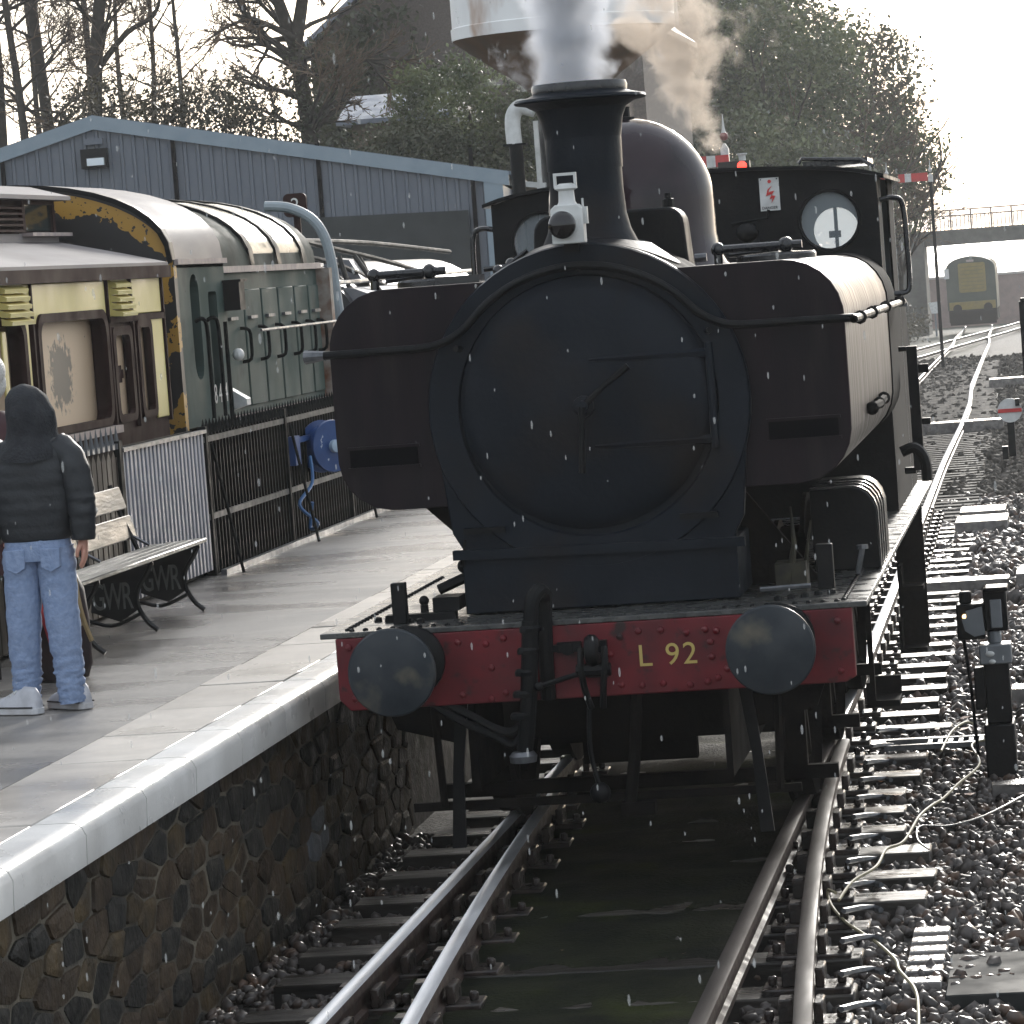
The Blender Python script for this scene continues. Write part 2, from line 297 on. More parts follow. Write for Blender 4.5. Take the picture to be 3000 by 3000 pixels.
def plate(outline, holes, d0, d1, plane='XZ'):
    """flat plate with holes as an MB"""
    cu = bpy.data.curves.new('tmp', 'CURVE'); cu.dimensions = '2D'; cu.fill_mode = 'BOTH'; cu.extrude = abs(d1-d0)/2
    for pl in [outline]+holes:
        sp = cu.splines.new('POLY'); sp.points.add(len(pl)-1); sp.use_cyclic_u = True
        for i, p in enumerate(pl): sp.points[i].co = (p[0], p[1], 0, 1)
    ob = bpy.data.objects.new('tmp', cu); COL.objects.link(ob); dg = bpy.context.evaluated_depsgraph_get(); dg.update()
    me = bpy.data.meshes.new_from_object(ob.evaluated_get(dg)); mid = (d0+d1)/2
    f = {'XZ': lambda v: (v.x, mid+v.z, v.y), 'YZ': lambda v: (mid+v.z, v.x, v.y)}[plane]
    mb = MB(); mb.add([f(v.co) for v in me.vertices], [tuple(p.vertices) for p in me.polygons])
    bpy.data.objects.remove(ob); bpy.data.curves.remove(cu); bpy.data.meshes.remove(me); return mb
def text_mb(txt, size, mat4, extrude=.002, spacing=1.0):
    cu = bpy.data.curves.new('tmp', 'FONT'); cu.body = txt; cu.size = size; cu.extrude = extrude; cu.space_character = spacing; cu.resolution_u = 4
    ob = bpy.data.objects.new('tmp', cu); COL.objects.link(ob); dg = bpy.context.evaluated_depsgraph_get(); dg.update()
    me = bpy.data.meshes.new_from_object(ob.evaluated_get(dg)); mb = MB()
    mb.add([mat4 @ v.co for v in me.vertices], [tuple(p.vertices) for p in me.polygons])
    bpy.data.objects.remove(ob); bpy.data.curves.remove(cu); bpy.data.meshes.remove(me); return mb
def rrect(a0, a1, b0, b1, r, n=5):
    pts = []
    for (cx, cy, t0) in ((a1-r, b1-r, 0), (a0+r, b1-r, 90), (a0+r, b0+r, 180), (a1-r, b0+r, 270)):
        for k in range(n+1): t = R(t0+90*k/n); pts.append((cx+r*math.cos(t), cy+r*math.sin(t)))
    return pts
def circ(cx, cy, r, n=28): return [(cx+r*math.cos(2*math.pi*k/n), cy+r*math.sin(2*math.pi*k/n)) for k in range(n)]
def smoothpath(pts, n=6):
    P = [Vector(p) for p in pts]; o = []
    for i in range(len(P)-1):
        a, b_, c, d = P[max(i-1,0)], P[i], P[i+1], P[min(i+2,len(P)-1)]
        for k in range(n):
            t = k/n; o.append(.5*((2*b_)+(c-a)*t+(2*a-5*b_+4*c-d)*t*t+(3*b_-a-3*c+d)*t**3))
    o.append(P[-1]); return o
def np_mesh(name, V, Fq, mat, smooth=False):
    me = bpy.data.meshes.new(name); V = np.asarray(V, np.float32); Fq = np.asarray(Fq, np.int32); k = Fq.shape[1]
    me.vertices.add(len(V)); me.vertices.foreach_set('co', V.ravel())
    me.loops.add(Fq.size); me.loops.foreach_set('vertex_index', Fq.ravel())
    me.polygons.add(len(Fq)); me.polygons.foreach_set('loop_start', np.arange(0, Fq.size, k, dtype=np.int32))
    me.update(calc_edges=True); me.materials.append(mat)
    if smooth: me.polygons.foreach_set('use_smooth', np.ones(len(Fq), bool))
    return me

# ------------------------------------------------------------------ ground
def sstep(a, b, x): t = min(1, max(0, (x-a)/(b-a))); return t*t*(3-2*t)
def hgt(x, y):
    h = zg(y)-.34
    bank = sstep(-9, -13, x)*sstep(50, 58, y)*(1-sstep(84, 100, y))*5.6
    hillr = sstep(-6.5, -16, x)*sstep(92, 118, y)*(1-sstep(150, 185, y))*6.5
    cut = sstep(-8, -16, x)*sstep(170, 200, y)*5
    right = sstep(9, 25, x)*sstep(60, 160, y)*2.0
    h += max(bank, hillr, cut)+right
    if max(bank, hillr, cut) > .3: h += .5*mnoise.noise(Vector((x*.25, y*.25, 0)))
    return h
xs = [-2000,-900,-400,-200,-120,-70,-45,-36]+[-32+1.5*i for i in range(19)]+[-4,-3,-1.7,-1.2,0,1.2,2.5,4,6,9,12,16,20,26,34,50,90,200,400,900,2000]
ys = [-60,-30,-12,-6,0,6,12,18,25,32,38,44,48]+[50+2.5*i for i in range(62)]+[208,214,222,235,250,300,400,600,900,1600,2800,4000]
g = MB()
def gz(x, y):
    if -1.75 < x < 4.5 and y < 210: return hgt(x, y)+.10    # ballast bed lies a little higher
    if x < -1.6 and y < 44: return -1.0 if x > -3.6 else -.35
    return hgt(x, y)
for y in ys:
    for x in xs: g.v.append((x, y, gz(x, y)))
nx = len(xs)
for j in range(len(ys)-1):
    for i in range(nx-1):
        g.f.append((j*nx+i, j*nx+i+1, (j+1)*nx+i+1, (j+1)*nx+i))
        xm = (xs[i]+xs[i+1])/2; ym = ys[j]
        g.mi.append(3 if ym > 235 else 0 if -1.7 < xm < 5 and ym < 212 else (1 if (xm < -9 and ym > 49) else 2))
tag(g.build('ground', [bed_m, hill_m, earth_m, M('pale glossy field', (.20,.19,.165), (.14,.14,.12), .02, .25, .45)], angle=60), kind='structure')  # far field made pale and glossy to mirror the bright sky

# ------------------------------------------------------------------ railway track
CL = [(-8,0),(8,0),(14,-.05),(20,-.11),(28,-.22),(36,-.33),(50,-.46),(62,-.62),(76,-.93),(107,-1.36),(141,-1.8),(160,-2.22),(187,-2.6),(206,-2.95),(225,-3.3)]
def cl(y):
    for (a, b_), (c, d) in zip(CL, CL[1:]):
        if a <= y <= c: t = (y-a)/(c-a); return b_+(d-b_)*t
    return CL[-1][1]
track = thing('railway_track', (0,0,0), 'wet main line track running under the steam locomotive', 'track', kind='structure')
PROF = [(-.035,0),(-.036,-.035),(-.010,-.050),(-.010,-.112),(-.030,-.125),(-.030,-.155),(.030,-.155),(.030,-.125),(.010,-.112),(.010,-.050),(.036,-.035),(.035,0),(.024,.006),(-.024,.006)]
def rail(path, parent, name='rail', hs=1.0, head=None):
    mb = MB(); rings = []
    for i, p in enumerate(path):
        p = Vector(p); d = (Vector(path[min(i+1,len(path)-1)])-Vector(path[max(i-1,0)])); d.z = 0; d.normalize(); q = Vector((d.y, -d.x, 0))
        rings.append([p+q*a*hs+Vector((0,0,b_)) for a, b_ in PROF])
    n = len(PROF); m = len(rings); mb.v = [tuple(v) for r_ in rings for v in r_]
    for i in range(m-1):
        for k in range(n):
            mb.f.append((i*n+k, i*n+(k+1)%n, (i+1)*n+(k+1)%n, (i+1)*n+k)); mb.mi.append(1 if k in (11,12,13) else 0)
    mb.f += [tuple(range(n)), tuple((m-1)*n+k for k in range(n))]; mb.mi += [0,0]
    return mb.build(name, [railrust, head or railhead], parent, angle=50)
yy = [-7+1.0*i for i in range(28)]+[22+3*i for i in range(60)]+[205]
G2 = .7525
bs = railhead.node_tree.nodes['Principled BSDF']; cx_n = railhead.node_tree.nodes.new('ShaderNodeCombineXYZ'); cx_n.inputs[1].default_value = 1
bs.inputs['Anisotropic'].default_value = .85; railhead.node_tree.links.new(cx_n.outputs[0], bs.inputs['Tangent'])   # lengthwise polish of the wheels
rail([(cl(y)-G2, y, zg(y)) for y in yy], track)
rail([(cl(y)+G2, y, zg(y)) for y in yy if y >= 5], track)
rustyhead = M('rusty rail head', (.018,.013,.011), (.038,.030,.026), 12, .5, .7, spec=.15, stretch=(1,.15,1))
rail([(G2, -7+y, 0) for y in range(13)], track, head=rustyhead)
dv = lambda y: .0107*max(0, 4.5-y)**1.6
yt = [-7+.5*i for i in range(24)]
rail([(-G2+.085+dv(y), y, 0) for y in yt if y < 3.2], track)       # switch blade, left
rail([(G2+.085+dv(y), y, 0) for y in yt], track, head=rustyhead)                   # stock rail of the turnout
# crossover track beyond the locomotive
def xo(y): return -4.6+(y-118)*.0435
rail([(xo(y)+dd, y, zg(y)) for y in range(112, 214, 6) for dd in [0]], track)
rail([(xo(y)+1.505, y, zg(y)) for y in range(112, 214, 6)], track)
slp = MB().box(-1.3, 1.3, -.125, .125, -.30, -.155)
near = {4.08:1.29,3.37:1.23,2.68:1.26,2.0:1.29,1.29:1.44,.57:1.49,-.13:1.47,-.80:1.24,-1.54:1.25,-2.28:1.26,-3.0:1.3,-3.7:1.3,-4.4:1.35,-5.1:1.35,4.78:1.30,5.5:1.4,6.2:1.4}
SLEEP = []
for y, xr in near.items():
    s_ = MB().box(-1.28+rng.uniform(-.04,.04), xr, y-.13, y+.13, -.31, -.150+rng.uniform(-.008,.008))
    s_.build('sleeper', sleeper_m, track, bevel=.008, seg=1); SLEEP.append((y, xr))
farsl = M('dull far sleeper', (.05,.045,.04), (.10,.09,.08), 6, .75, .9, spec=.12, rnd=.3)
base_s = slp.build('sleeper', sleeper_m, track, smooth=False); far_s = slp.build('sleeper', farsl, track, smooth=False); far_s.location = (cl(110.3), 110.3, zg(110.3)); base_s.location = (cl(6.9), 6.9, 0); SLEEP.append((6.9, 1.3))
y = 7.6
while y < 110:
    o = part_copy(base_s if y < 24 else far_s, (cl(y)+rng.uniform(-.03,.03), y, zg(y)-.0), track); o.rotation_euler.z = rng.uniform(-.012,.012)
    SLEEP.append((y, cl(y)+1.3)); y += .7
# rail chairs
ch = MB().box(-.18,.18,-.10,.10,-.155,-.125).box(-.075,-.038,-.09,.09,-.125,-.045).box(.04,.10,-.055,.055,-.125,-.035)
for sx_ in (-.14,.14): ch.lathe([(.022,-.125),(.022,-.09),(.012,-.085)], (sx_, .0, 0), n=6)
ch0 = ch.build('rail_chair', chairm, track, bevel=.006, seg=1); first = True
for y, xr in SLEEP:
    if y > 26: continue
    ps = [cl(y)-G2, cl(y)+G2]
    if y < 4.2: ps += [G2+.085+dv(y)]
    if y < 2.9: ps += [-G2+.085+dv(y)]
    for i, px in enumerate(ps):
        if y < 4.4 and i == 1: continue
        if first: ch0.location = (px, y, zg(y)); first = False; c = ch0
        else: c = part_copy(ch0, (px, y, zg(y)), track)
        if px < cl(y): c.rotation_euler.z = math.pi
mo = MB(); nxm, nym = 14, 92
for j in range(nym+1):
    for i in range(nxm+1):
        xm, ym = -.66+1.32*i/nxm, -7+16*j/nym
        mo.v.append((xm, ym, -.143+.016*mnoise.noise(Vector((xm*2.2, ym*2.2, 1)))+.012*mnoise.noise(Vector((xm*9, ym*9, 4)))+.006*math.cos(2*math.pi*ym/.7)))
mo.f = [(j*(nxm+1)+i, j*(nxm+1)+i+1, (j+1)*(nxm+1)+i+1, (j+1)*(nxm+1)+i) for j in range(nym) for i in range(nxm)]
tag(mo.build('moss', M('dark mossy four foot', (.007,.0085,.006), (.016,.018,.009), 3.5, .7, .9, bump=.9, bscale=50, c3=(.026,.032,.008), c3scale=1.6, c3thr=(.55,.7), spec=0.05), angle=80), 'dark moss and dirt filling the track between the rails', 'moss', kind='stuff')
# spring keys: bright steel strips beside the stock rail
kb = MB().tube([(.05,-.16,-.06),(.10,-.02,-.075),(.13,.08,-.09),(.17,.11,-.10),(.20,.05,-.10)], .014, 5)
k0 = kb.build('rail_clip', steel, track); fk = True
for y, xr in SLEEP:
    if -4.5 < y < 5.6:
        px = G2+.085+dv(y)
        if fk: k0.location = (px+.10, y, 0); fk = False
        else: part_copy(k0, (px+.10, y, 0), track)

# ballast stones
def stones(region, dens, size, zf, name, mat, avoid):
    (x0, x1, y0, y1) = region; n = int((x1-x0)*(y1-y0)*dens)
    P = np.stack([nr.uniform(x0, x1, n), nr.uniform(y0, y1, n)], 1)
    P = P[~avoid(P)]; n = len(P)
    t = (1+5**.5)/2
    ico = np.array([(-1,t,0),(1,t,0),(-1,-t,0),(1,-t,0),(0,-1,t),(0,1,t),(0,-1,-t),(0,1,-t),(t,0,-1),(t,0,1),(-t,0,-1),(-t,0,1)])/1.9
    fc = np.array([(0,11,5),(0,5,1),(0,1,7),(0,7,10),(0,10,11),(1,5,9),(5,11,4),(11,10,2),(10,7,6),(7,1,8),(3,9,4),(3,4,2),(3,2,6),(3,6,8),(3,8,9),(4,9,5),(2,4,11),(6,2,10),(8,6,7),(9,8,1)])
    V = ico[None]*(1+nr.uniform(-.32,.32,(n,12,1))); V = V*(nr.uniform(.55,1.3,(n,1,3))*np.array([1.15,1,.75]))
    q = nr.normal(size=(n,4)); q /= np.linalg.norm(q, axis=1, keepdims=True); w, x, yq, z = q.T
    Rm = np.stack([1-2*(yq*yq+z*z),2*(x*yq-z*w),2*(x*z+yq*w),2*(x*yq+z*w),1-2*(x*x+z*z),2*(yq*z-x*w),2*(x*z-yq*w),2*(yq*z+x*w),1-2*(x*x+yq*yq)],1).reshape(n,3,3)
    V = np.einsum('nij,nkj->nki', Rm, V)*nr.uniform(size[0], size[1], (n,1,1))
    zz = np.array([zf(a, b_) for a, b_ in P]); V[:,:,0] += P[:,0:1]; V[:,:,1] += P[:,1:2]; V[:,:,2] += (zz+nr.uniform(-.02,.02,n))[:,None]
    Fq = fc[None]+12*np.arange(n)[:,None,None]
    return V.reshape(-1,3), Fq.reshape(-1,3)
sy = np.array([s[0] for s in SLEEP]); sxr = np.array([s[1] for s in SLEEP])
def avoid(P):
    d = np.abs(P[:,1:2]-sy[None]); j = d.argmin(1); on = (d.min(1) < .135) & (P[:,0] < sxr[j]+.01) & (P[:,0] > -1.3)
    c = np.array([cl(y) for y in P[:,1]]); rl = (np.abs(np.abs(P[:,0]-c)-G2) < .06)
    keepfew = nr.uniform(size=len(P)) < .14+.45*(P[:,0] > sxr[j]-.40*nr.uniform(size=len(P)))
    return (on & ~keepfew) | rl | ((np.abs(P[:,0]) < .62) & (nr.uniform(size=len(P)) < .72))
zfn = lambda x, y: zg(y)-.215+.035*mnoise.noise(Vector((x*1.3, y*1.3, 3)))-(.05 if x > 1.9 else 0)
farb = M('far ballast stone', (.035,.031,.027), (.095,.084,.07), 9, .75, .9, spec=.12)
Vs, Fs, off = [], [], 0
Vf, Ff, offf = [], [], 0
for reg, dn, szs in (((.85,3.1,-5,5),420,(.022,.042)), ((.85,3.3,5,14),230,(.028,.05)), ((-1.5,.85,-5,3),260,(.020,.04)), ((-1.4,3.6,14,30),85,(.04,.075)), ((-2.2,4.0,30,62),55,(.05,.09)), ((-4,4.2,62,120),22,(.07,.12))):
    V_, F_ = stones(reg, dn, szs, zfn, 'b', ballast_m, avoid)
    if reg[3] > 31: Vf.append(V_); Ff.append(F_+offf); offf += len(V_)
    else: Vs.append(V_); Fs.append(F_+off); off += len(V_)
bo = bpy.data.objects.new('ballast', np_mesh('ballast', np.concatenate(Vs), np.concatenate(Fs), ballast_m)); COL.objects.link(bo)
tag(bo, 'wet grey ballast stones heaped round the sleepers and rails', 'ballast', kind='stuff')
bo = bpy.data.objects.new('ballast', np_mesh('ballast', np.concatenate(Vf), np.concatenate(Ff), farb)); COL.objects.link(bo)
tag(bo, 'duller brown grey ballast along the distant track beyond the locomotive', 'ballast', kind='stuff')
# fallen leaves
n = 90; V = []; Fq = []
for i in range(n):
    x = rng.choice([rng.uniform(.35,.68), rng.uniform(-.7,.7), rng.uniform(.9,1.6)]); y = rng.uniform(-4.5,-1) if x < .8 else rng.uniform(3,7)
    a = rng.uniform(0, 6.28); s = rng.uniform(.02,.04); z = zfn(x, y)+.05
    for dx, dy in ((1,0),(0,.6),(-1,0),(0,-.6)): V.append((x+s*(dx*math.cos(a)-dy*math.sin(a)), y+s*(dx*math.sin(a)+dy*math.cos(a)), z+rng.uniform(0,.012)))
    Fq.append((4*i,4*i+1,4*i+2,4*i+3))
lo = bpy.data.objects.new('fallen_leaves', np_mesh('fallen_leaves', V, Fq, deadleaf)); COL.objects.link(lo); tag(lo, 'scattered rust red fallen leaves lying between the rails', 'leaves', kind='stuff')
# boards, crossing timbers and cable troughs lying beside the track
def plankthing(x0, x1, y0, y1, z0, z1, label, cat='board', name='timber_board', m=wasteboard, grp=None):
    o = MB().box(x0-(x0+x1)/2, x1-(x0+x1)/2, y0-(y0+y1)/2, y1-(y0+y1)/2, 0, z1-z0).build(name, m, bevel=.006, seg=1); o.location = ((x0+x1)/2, (y0+y1)/2, z0); return tag(o, label, cat, grp)
plankthing(.9, 1.62, 15.7, 16.1, -.22, -.10, 'short wet board lying left of the ground signal, level with its top')
plankthing(1.68, 3.4, 15.6, 16.3, -.22, -.06, 'wide pale wet slab at the right edge behind the ground signal', 'slab', 'concrete_slab')
plankthing(-1.6, 1.0, 50.6, 51.3, zg(51)-.16, zg(51)+.02, 'long pale timber laid across the track just before the white disc', 'timber', 'crossing_timber')
plankthing(.20, 1.9, 78, 78.9, zg(78)-.2, zg(78)+.04, 'short bright timber right of the track beyond the white disc', 'timber', 'crossing_timber')
plankthing(.95, 1.5, 22.9, 23.9, zg(23)-.26, zg(23)-.06, 'flat pale stone slab beside the rail right of the locomotive steps', 'slab', 'concrete_slab')
plankthing(.95, 1.45, 24.6, 25.5, zg(25)-.26, zg(25)-.05, 'second flat pale slab just beyond the first beside the rail', 'slab', 'concrete_slab')
plankthing(1.75, 3.3, 7.4, 7.7, -.28, -.10, 'pale wet timber lying right of the ground signal lamp', 'timber', 'timber_board')
plankthing(1.7, 3.3, 3.2, 3.4, -.30, -.13, 'thin wet batten on the ballast right of the ground signal foot', 'timber', 'timber_board')
plankthing(1.62, 3.3, -2.45, -1.55, -.26, -.165, 'broad dark wet plate lying on the ballast at lower right', 'plate', 'trough_lid', M('wet dark plate', (.02,.021,.02), (.035,.035,.033), 9, .7, .85, spec=.15))
pl = thing('point_rodding', (1.9,4.9,-.2), 'perforated bright steel bar lying left of the ground signal foot', 'rodding')
MB().box(1.05,1.75,4.80,4.84,-.12,-.09).box(1.05,1.75,5.06,5.10,-.12,-.09).build('bar', steel, pl)
for i in range(7): MB().box(1.30+.06*i,1.325+.06*i,4.84,5.06,-.12,-.095).build('rung', steel, pl)
for i, yv in enumerate((-2.2,-1.95,-1.72,-1.5,-1.28,-1.05)):
    plankthing(1.44, 1.60, yv, yv+.13, -.26, -.155, ['pale stone block, nearest of the short row in the lower right ballast','pale stone block, second nearest of the short row in the ballast','pale stone block, third nearest of the short row in the ballast','pale stone block, third farthest of the short row in the ballast','pale stone block, second farthest of the short row in the ballast','pale stone block, farthest of the short row in the lower right ballast'][i], 'block', 'stone_block', wasteboard, 'pale blocks in the ballast')
# cables
def cable(pts, r, m, label):
    P = smoothpath([(x, y, z+.02*math.sin(7*i)) for i, (x, y, z) in enumerate(pts)], 6)
    o = MB().tube([p-Vector(pts[0]) for p in P], r, 6).build('cable', m); o.location = pts[0]; return tag(o, label, 'cable')
cable([(1.56,-3.6,-.1),(1.55,-3.21,-.1),(1.52,-2.74,-.1),(1.44,-2.3,-.1),(1.41,-2.0,-.1),(1.31,-1.51,-.1),(1.22,-1.17,-.1),(1.14,-.89,-.1),(1.06,-.52,-.1),(1.03,-.3,-.08),(1.08,-.5,-.07)], .0075, cablem, 'cream cable snaking toward the lower right corner of the ballast')
cable([(1.10,-.61,-.07),(1.14,-.2,-.07),(1.23,.15,-.07),(1.25,.74,-.08),(1.32,1.03,-.08),(1.36,1.91,-.08),(1.41,2.36,-.08),(1.46,2.59,-.08),(1.53,3.07,-.08),(1.63,3.71,-.08),(1.57,4.45,-.08),(1.67,4.63,-.08)], .0075, cablem, 'cream cable winding over the sleeper ends up to the ground signal')
cable([(1.40,4.3,-.07),(1.44,4.96,-.06),(1.51,5.32,-.06),(1.56,5.4,-.08)], .0075, cablem, 'short cream cable loop just left of the ground signal foot')
cable([(1.45,.78,-.08),(1.39,1.01,-.08),(1.39,1.33,-.07),(1.53,1.39,-.08),(1.67,1.68,-.08),(1.78,2.1,-.08),(1.95,2.8,-.09),(2.3,3.6,-.1)], .005, cabledark, 'thin dark wire curving out to the right over the ballast')

# ------------------------------------------------------------------ platform
plat = thing('platform', (0,0,0), 'wet tarmac station platform with pale slabs and white edge', 'platform', kind='structure')
EX = -1.43; PZ = .92
MB().box(-3.9, -2.06, -8, 60, -.4, PZ-.004).build('tarmac', tarmac_m, plat)
joints = [-8.95,-7.95,-6.95,-5.94,-4.94,-3.93,-2.98,-2.10,-1.19,-.22,.75,1.7,2.65,3.6,4.55,5.5,6.45,7.4,8.35,9.3,10.25]
for a, b_ in zip(joints, joints[1:]):   # coping: rounded white nose
    pf = [(-1.62,PZ-.16),(EX+.0,PZ-.16),(EX+.005,PZ-.05),(EX-.01,PZ-.02),(EX-.035,PZ-.004),(EX-.07,PZ),(-1.62,PZ)]
    MB().prism(pf, a+.006, b_-.006, 'XZ').build('coping_stone', coping_m, plat, angle=50)
    MB().box(-2.055, -1.628, a+.005+rng.uniform(0,.004), b_-.006, PZ-.06, PZ+rng.uniform(-.003,.003)).build('paving_slab', slab_m, plat, bevel=.005, seg=1)
MB().box(-2.055, -1.45, 10.27, 60, PZ-.16, PZ-.003).build('platform_edge', slab_m, plat)
MB().box(-2.06, -1.63, -9, 10.27, PZ-.2, PZ-.062).build('slab_bed', mortar_m, plat)
wall = thing('platform_wall', (-1.5,0,0), 'dark rubble stone platform wall with buff mortar below the white edge', 'wall')
MB().box(-1.75, -1.522, -8, 3.4, -.6, .755).build('mortar', mortar_m, wall); MB().box(-1.75, -1.525, 3.4, 60, -.6, .755).build('far_face', STONES[1], wall)
# rubble stones: voronoi cells in the wall plane
SX = 2.7; pts = []
random.seed(3)
s0, s1, t0, t1 = -6.2, 3.4, -.32, .75
rows = 9
for j in range(rows):
    n = 31
    for i in range(n):
        pts.append(((s0+(i+.5+(.5 if j%2 else 0)+rng.uniform(-.36,.36))*(s1-s0)/n)/SX, t0+(j+.5+rng.uniform(-.34,.34))*(t1-t0)/rows))
def clip(poly, a, b_, c):
    o = []
    for i in range(len(poly)):
        p, q = poly[i], poly[(i+1)%len(poly)]; dp = a*p[0]+b_*p[1]-c; dq = a*q[0]+b_*q[1]-c
        if dp <= 0: o.append(p)
        if dp*dq < 0: t = dp/(dp-dq); o.append((p[0]+(q[0]-p[0])*t, p[1]+(q[1]-p[1])*t))
    return o
for i, p in enumerate(pts):
    poly = [(s0/SX,t0),(s1/SX,t0),(s1/SX,t1),(s0/SX,t1)]
    for j, q in enumerate(pts):
        if i == j or abs(q[0]-p[0]) > .6 or abs(q[1]-p[1]) > .6: continue
        a, b_ = q[0]-p[0], q[1]-p[1]; poly = clip(poly, a, b_, (q[0]**2+q[1]**2-p[0]**2-p[1]**2)/2)
        if len(poly) < 3: break
    if len(poly) < 3: continue
    cx = sum(a for a, _ in poly)/len(poly); cy = sum(b_ for _, b_ in poly)/len(poly)
    # round the corners, then shrink for the joint
    rp = []
    for k in range(len(poly)):
        a, b_, c = poly[k-1], poly[k], poly[(k+1)%len(poly)]
        rp += [(b_[0]*.88+a[0]*.12, b_[1]*.88+a[1]*.12), (b_[0]*.88+c[0]*.12, b_[1]*.88+c[1]*.12)]
    ss, tt = cx*SX, cy; g0 = rng.uniform(.87,1.0); pr = rng.uniform(-.007,.009)
    def ring(f, x): return [(x, (cx+(a-cx)*f)*SX, cy+(b_-cy)*f) for a, b_ in rp]
    mb = MB().loft([ring(g0,-1.55), ring(g0,-1.526+pr*.3), ring(g0*.95,-1.516+pr), ring(g0*.6,-1.512+pr+rng.uniform(-.004,.006))])
    m = rng.choices(STONES, (5,4,2))[0]
    if .55 < ss < 1.15 and .02 < tt < .33: m = stonepale
    mb.build('stone', m, wall, smooth=False)

# ------------------------------------------------------------------ steam locomotive
L0 = thing('steam_locomotive', (0,0,0), 'black pannier tank steam engine with red buffer beam marked L 92', 'steam locomotive')
def P_(mb, name, m, bevel=0, parent=L0, **k): return mb.build(name, m, parent, bevel, **k)
# running plate
rp_ = P_(MB().box(-1.281,1.281,.0,8.9,1.178,1.204), 'running_plate', plate_wet, .004)
rv = MB()
for sgn in (-1,1):
    for i in range(34): rv.lathe([(.014,1.204),(.012,1.212),(.004,1.216)], (sgn*1.17,.12+.085*i,0), n=6)
    for i in range(9): rv.lathe([(.014,1.204),(.012,1.212),(.004,1.216)], (sgn*(.62+.065*i),.07,0), n=6)
    for i in range(5): rv.lathe([(.02,1.204),(.018,1.222),(.006,1.226)], (sgn*(.85+.06*i),.3+.05*i,0), n=6)
tag(rv.build('rivets', black, rp_), kind='stuff')
# buffer beam
pf = [(-1.215,1.178),(-1.215,.90),(-1.165,.835),(-.9,.835),(1.1,.80),(1.215,.80),(1.215,1.178)]
bb = P_(MB().prism([(-1.21,1.177),(-1.21,.89),(-1.16,.835),(1.16,.835),(1.21,.86),(1.21,1.177)], 0, .05), 'buffer_beam', beamred, .006)
bl = MB()
for x in (-1.14,-.62,-.5,-.42,.12,.22,.32,.44,.52,.58,1.14):
    for z in (1.12,.875): bl.lathe([(.018,0),(.016,.012),(.005,.018)], (x+rng.uniform(-.01,.01),0,z+rng.uniform(-.02,.02)), (0,-1,0), n=7)
for x, z in ((-.48,1.0),(.08,1.03),(.55,1.06),(.55,.99),(-.3,1.06),(.62,.93)): bl.lathe([(.018,0),(.016,.012),(.005,.018)], (x,0,z), (0,-1,0), n=7)
tag(bl.build('bolts', beamred, bb), kind='stuff')
text_mb('L 92', .145, Matrix.Translation((.205,-.004,.965)) @ Matrix.Rotation(R(90),4,'X'), .001, 1.12).build('lettering', yellowlet, bb, smooth=False)
# buffers
for sgn in (-1,1):
    b0 = P_(MB().lathe([(.17,.0),(.17,.035),(.125,.05),(.115,.30),(.13,.31),(.13,.33),(.075,.335),(.07,.47)], (sgn*.864,0,1.054), (0,-1,0), 28), 'buffer', black)
    MB().lathe([(.06,.455),(.190,.462),(.203,.470),(.203,.488),(.195,.498),(.14,.512),(.07,.520),(.001,.523)], (sgn*.864,0,1.054), (0,-1,0), 40).build('buffer_head', bufface, b0)
# coupling, hoses
ck = P_(MB().box(-.03,.07,-.05,0,.93,1.10).tube(smoothpath([(.02,0,1.02),(.02,-.15,1.02),(.02,-.22,1.05),(.02,-.20,1.11),(.02,-.14,1.10)],5), [.035]*20+[.02], 8), 'coupling_hook', black)
lk = MB()
for dx in (-.035,.075): lk.tube(smoothpath([(dx,-.16,1.08),(dx,-.20,1.0),(dx*.8,-.18,.9),(dx*.5+.01,-.14,.8)],5), .016, 7)
lk.lathe([(.03,-.08),(.03,.08)], (.02,-.18,.98), (1,0,0), 8); lk.tube([(.02,-.18,.98),(-.10,-.20,.955),(-.235,-.20,.92)], .013, 6); lk.sphere((-.235,-.2,.92), .022)
lk.tube(smoothpath([(-.02,-.12,.80),(-.03,-.12,.6),(0,-.1,.42)],4), .012, 6); lk.sphere((0,-.1,.40), .05)
lk.build('screw_link', black, ck)
vh = P_(MB().tube(smoothpath([(-.22,-.02,.84),(-.215,-.04,1.05),(-.205,-.05,1.27),(-.20,-.07,1.33),(-.215,-.12,1.355),(-.245,-.15,1.31),(-.26,-.15,1.2)],5), [.036]*31, 10), 'vacuum_pipe', black)
MB().tube(smoothpath([(-.26,-.15,1.22),(-.275,-.15,1.05),(-.29,-.15,.9),(-.31,-.14,.75),(-.335,-.12,.62)],5), [.040]*21, 10).build('hose', black, vh)
MB().lathe([(.062,0),(.066,.03),(.05,.05)], (-.345,-.12,.565), (.05,0,1), 12).build('hose_end', steel, vh)
for i in range(5):
    MB().lathe([(.05,0),(.052,.018),(.045,.03)], (-.264-.018*i,-.15,1.17-.10*i), (.1,0,1), 10).build('hose_band', black, vh)
P_(MB().box(-.225,-.15,-.06,.01,1.06,1.09).box(-.16,-.05,-.05,0,1.055,1.10).lathe([(.03,0),(.03,.06)], (-.11,0,1.07), (0,-1,0), 8), 'pipe_bracket', black)
sh = MB()
for dz in (0,-.06): sh.tube(smoothpath([(-.72+dz,.05,.84),(-.60+dz*.6,-.02,.79+dz*.5),(-.47,-.06,.72+dz*.6),(-.38,-.08,.71+dz),(-.29,-.05,.80)],5), .020, 7)
P_(sh, 'steam_heat_hose', black)
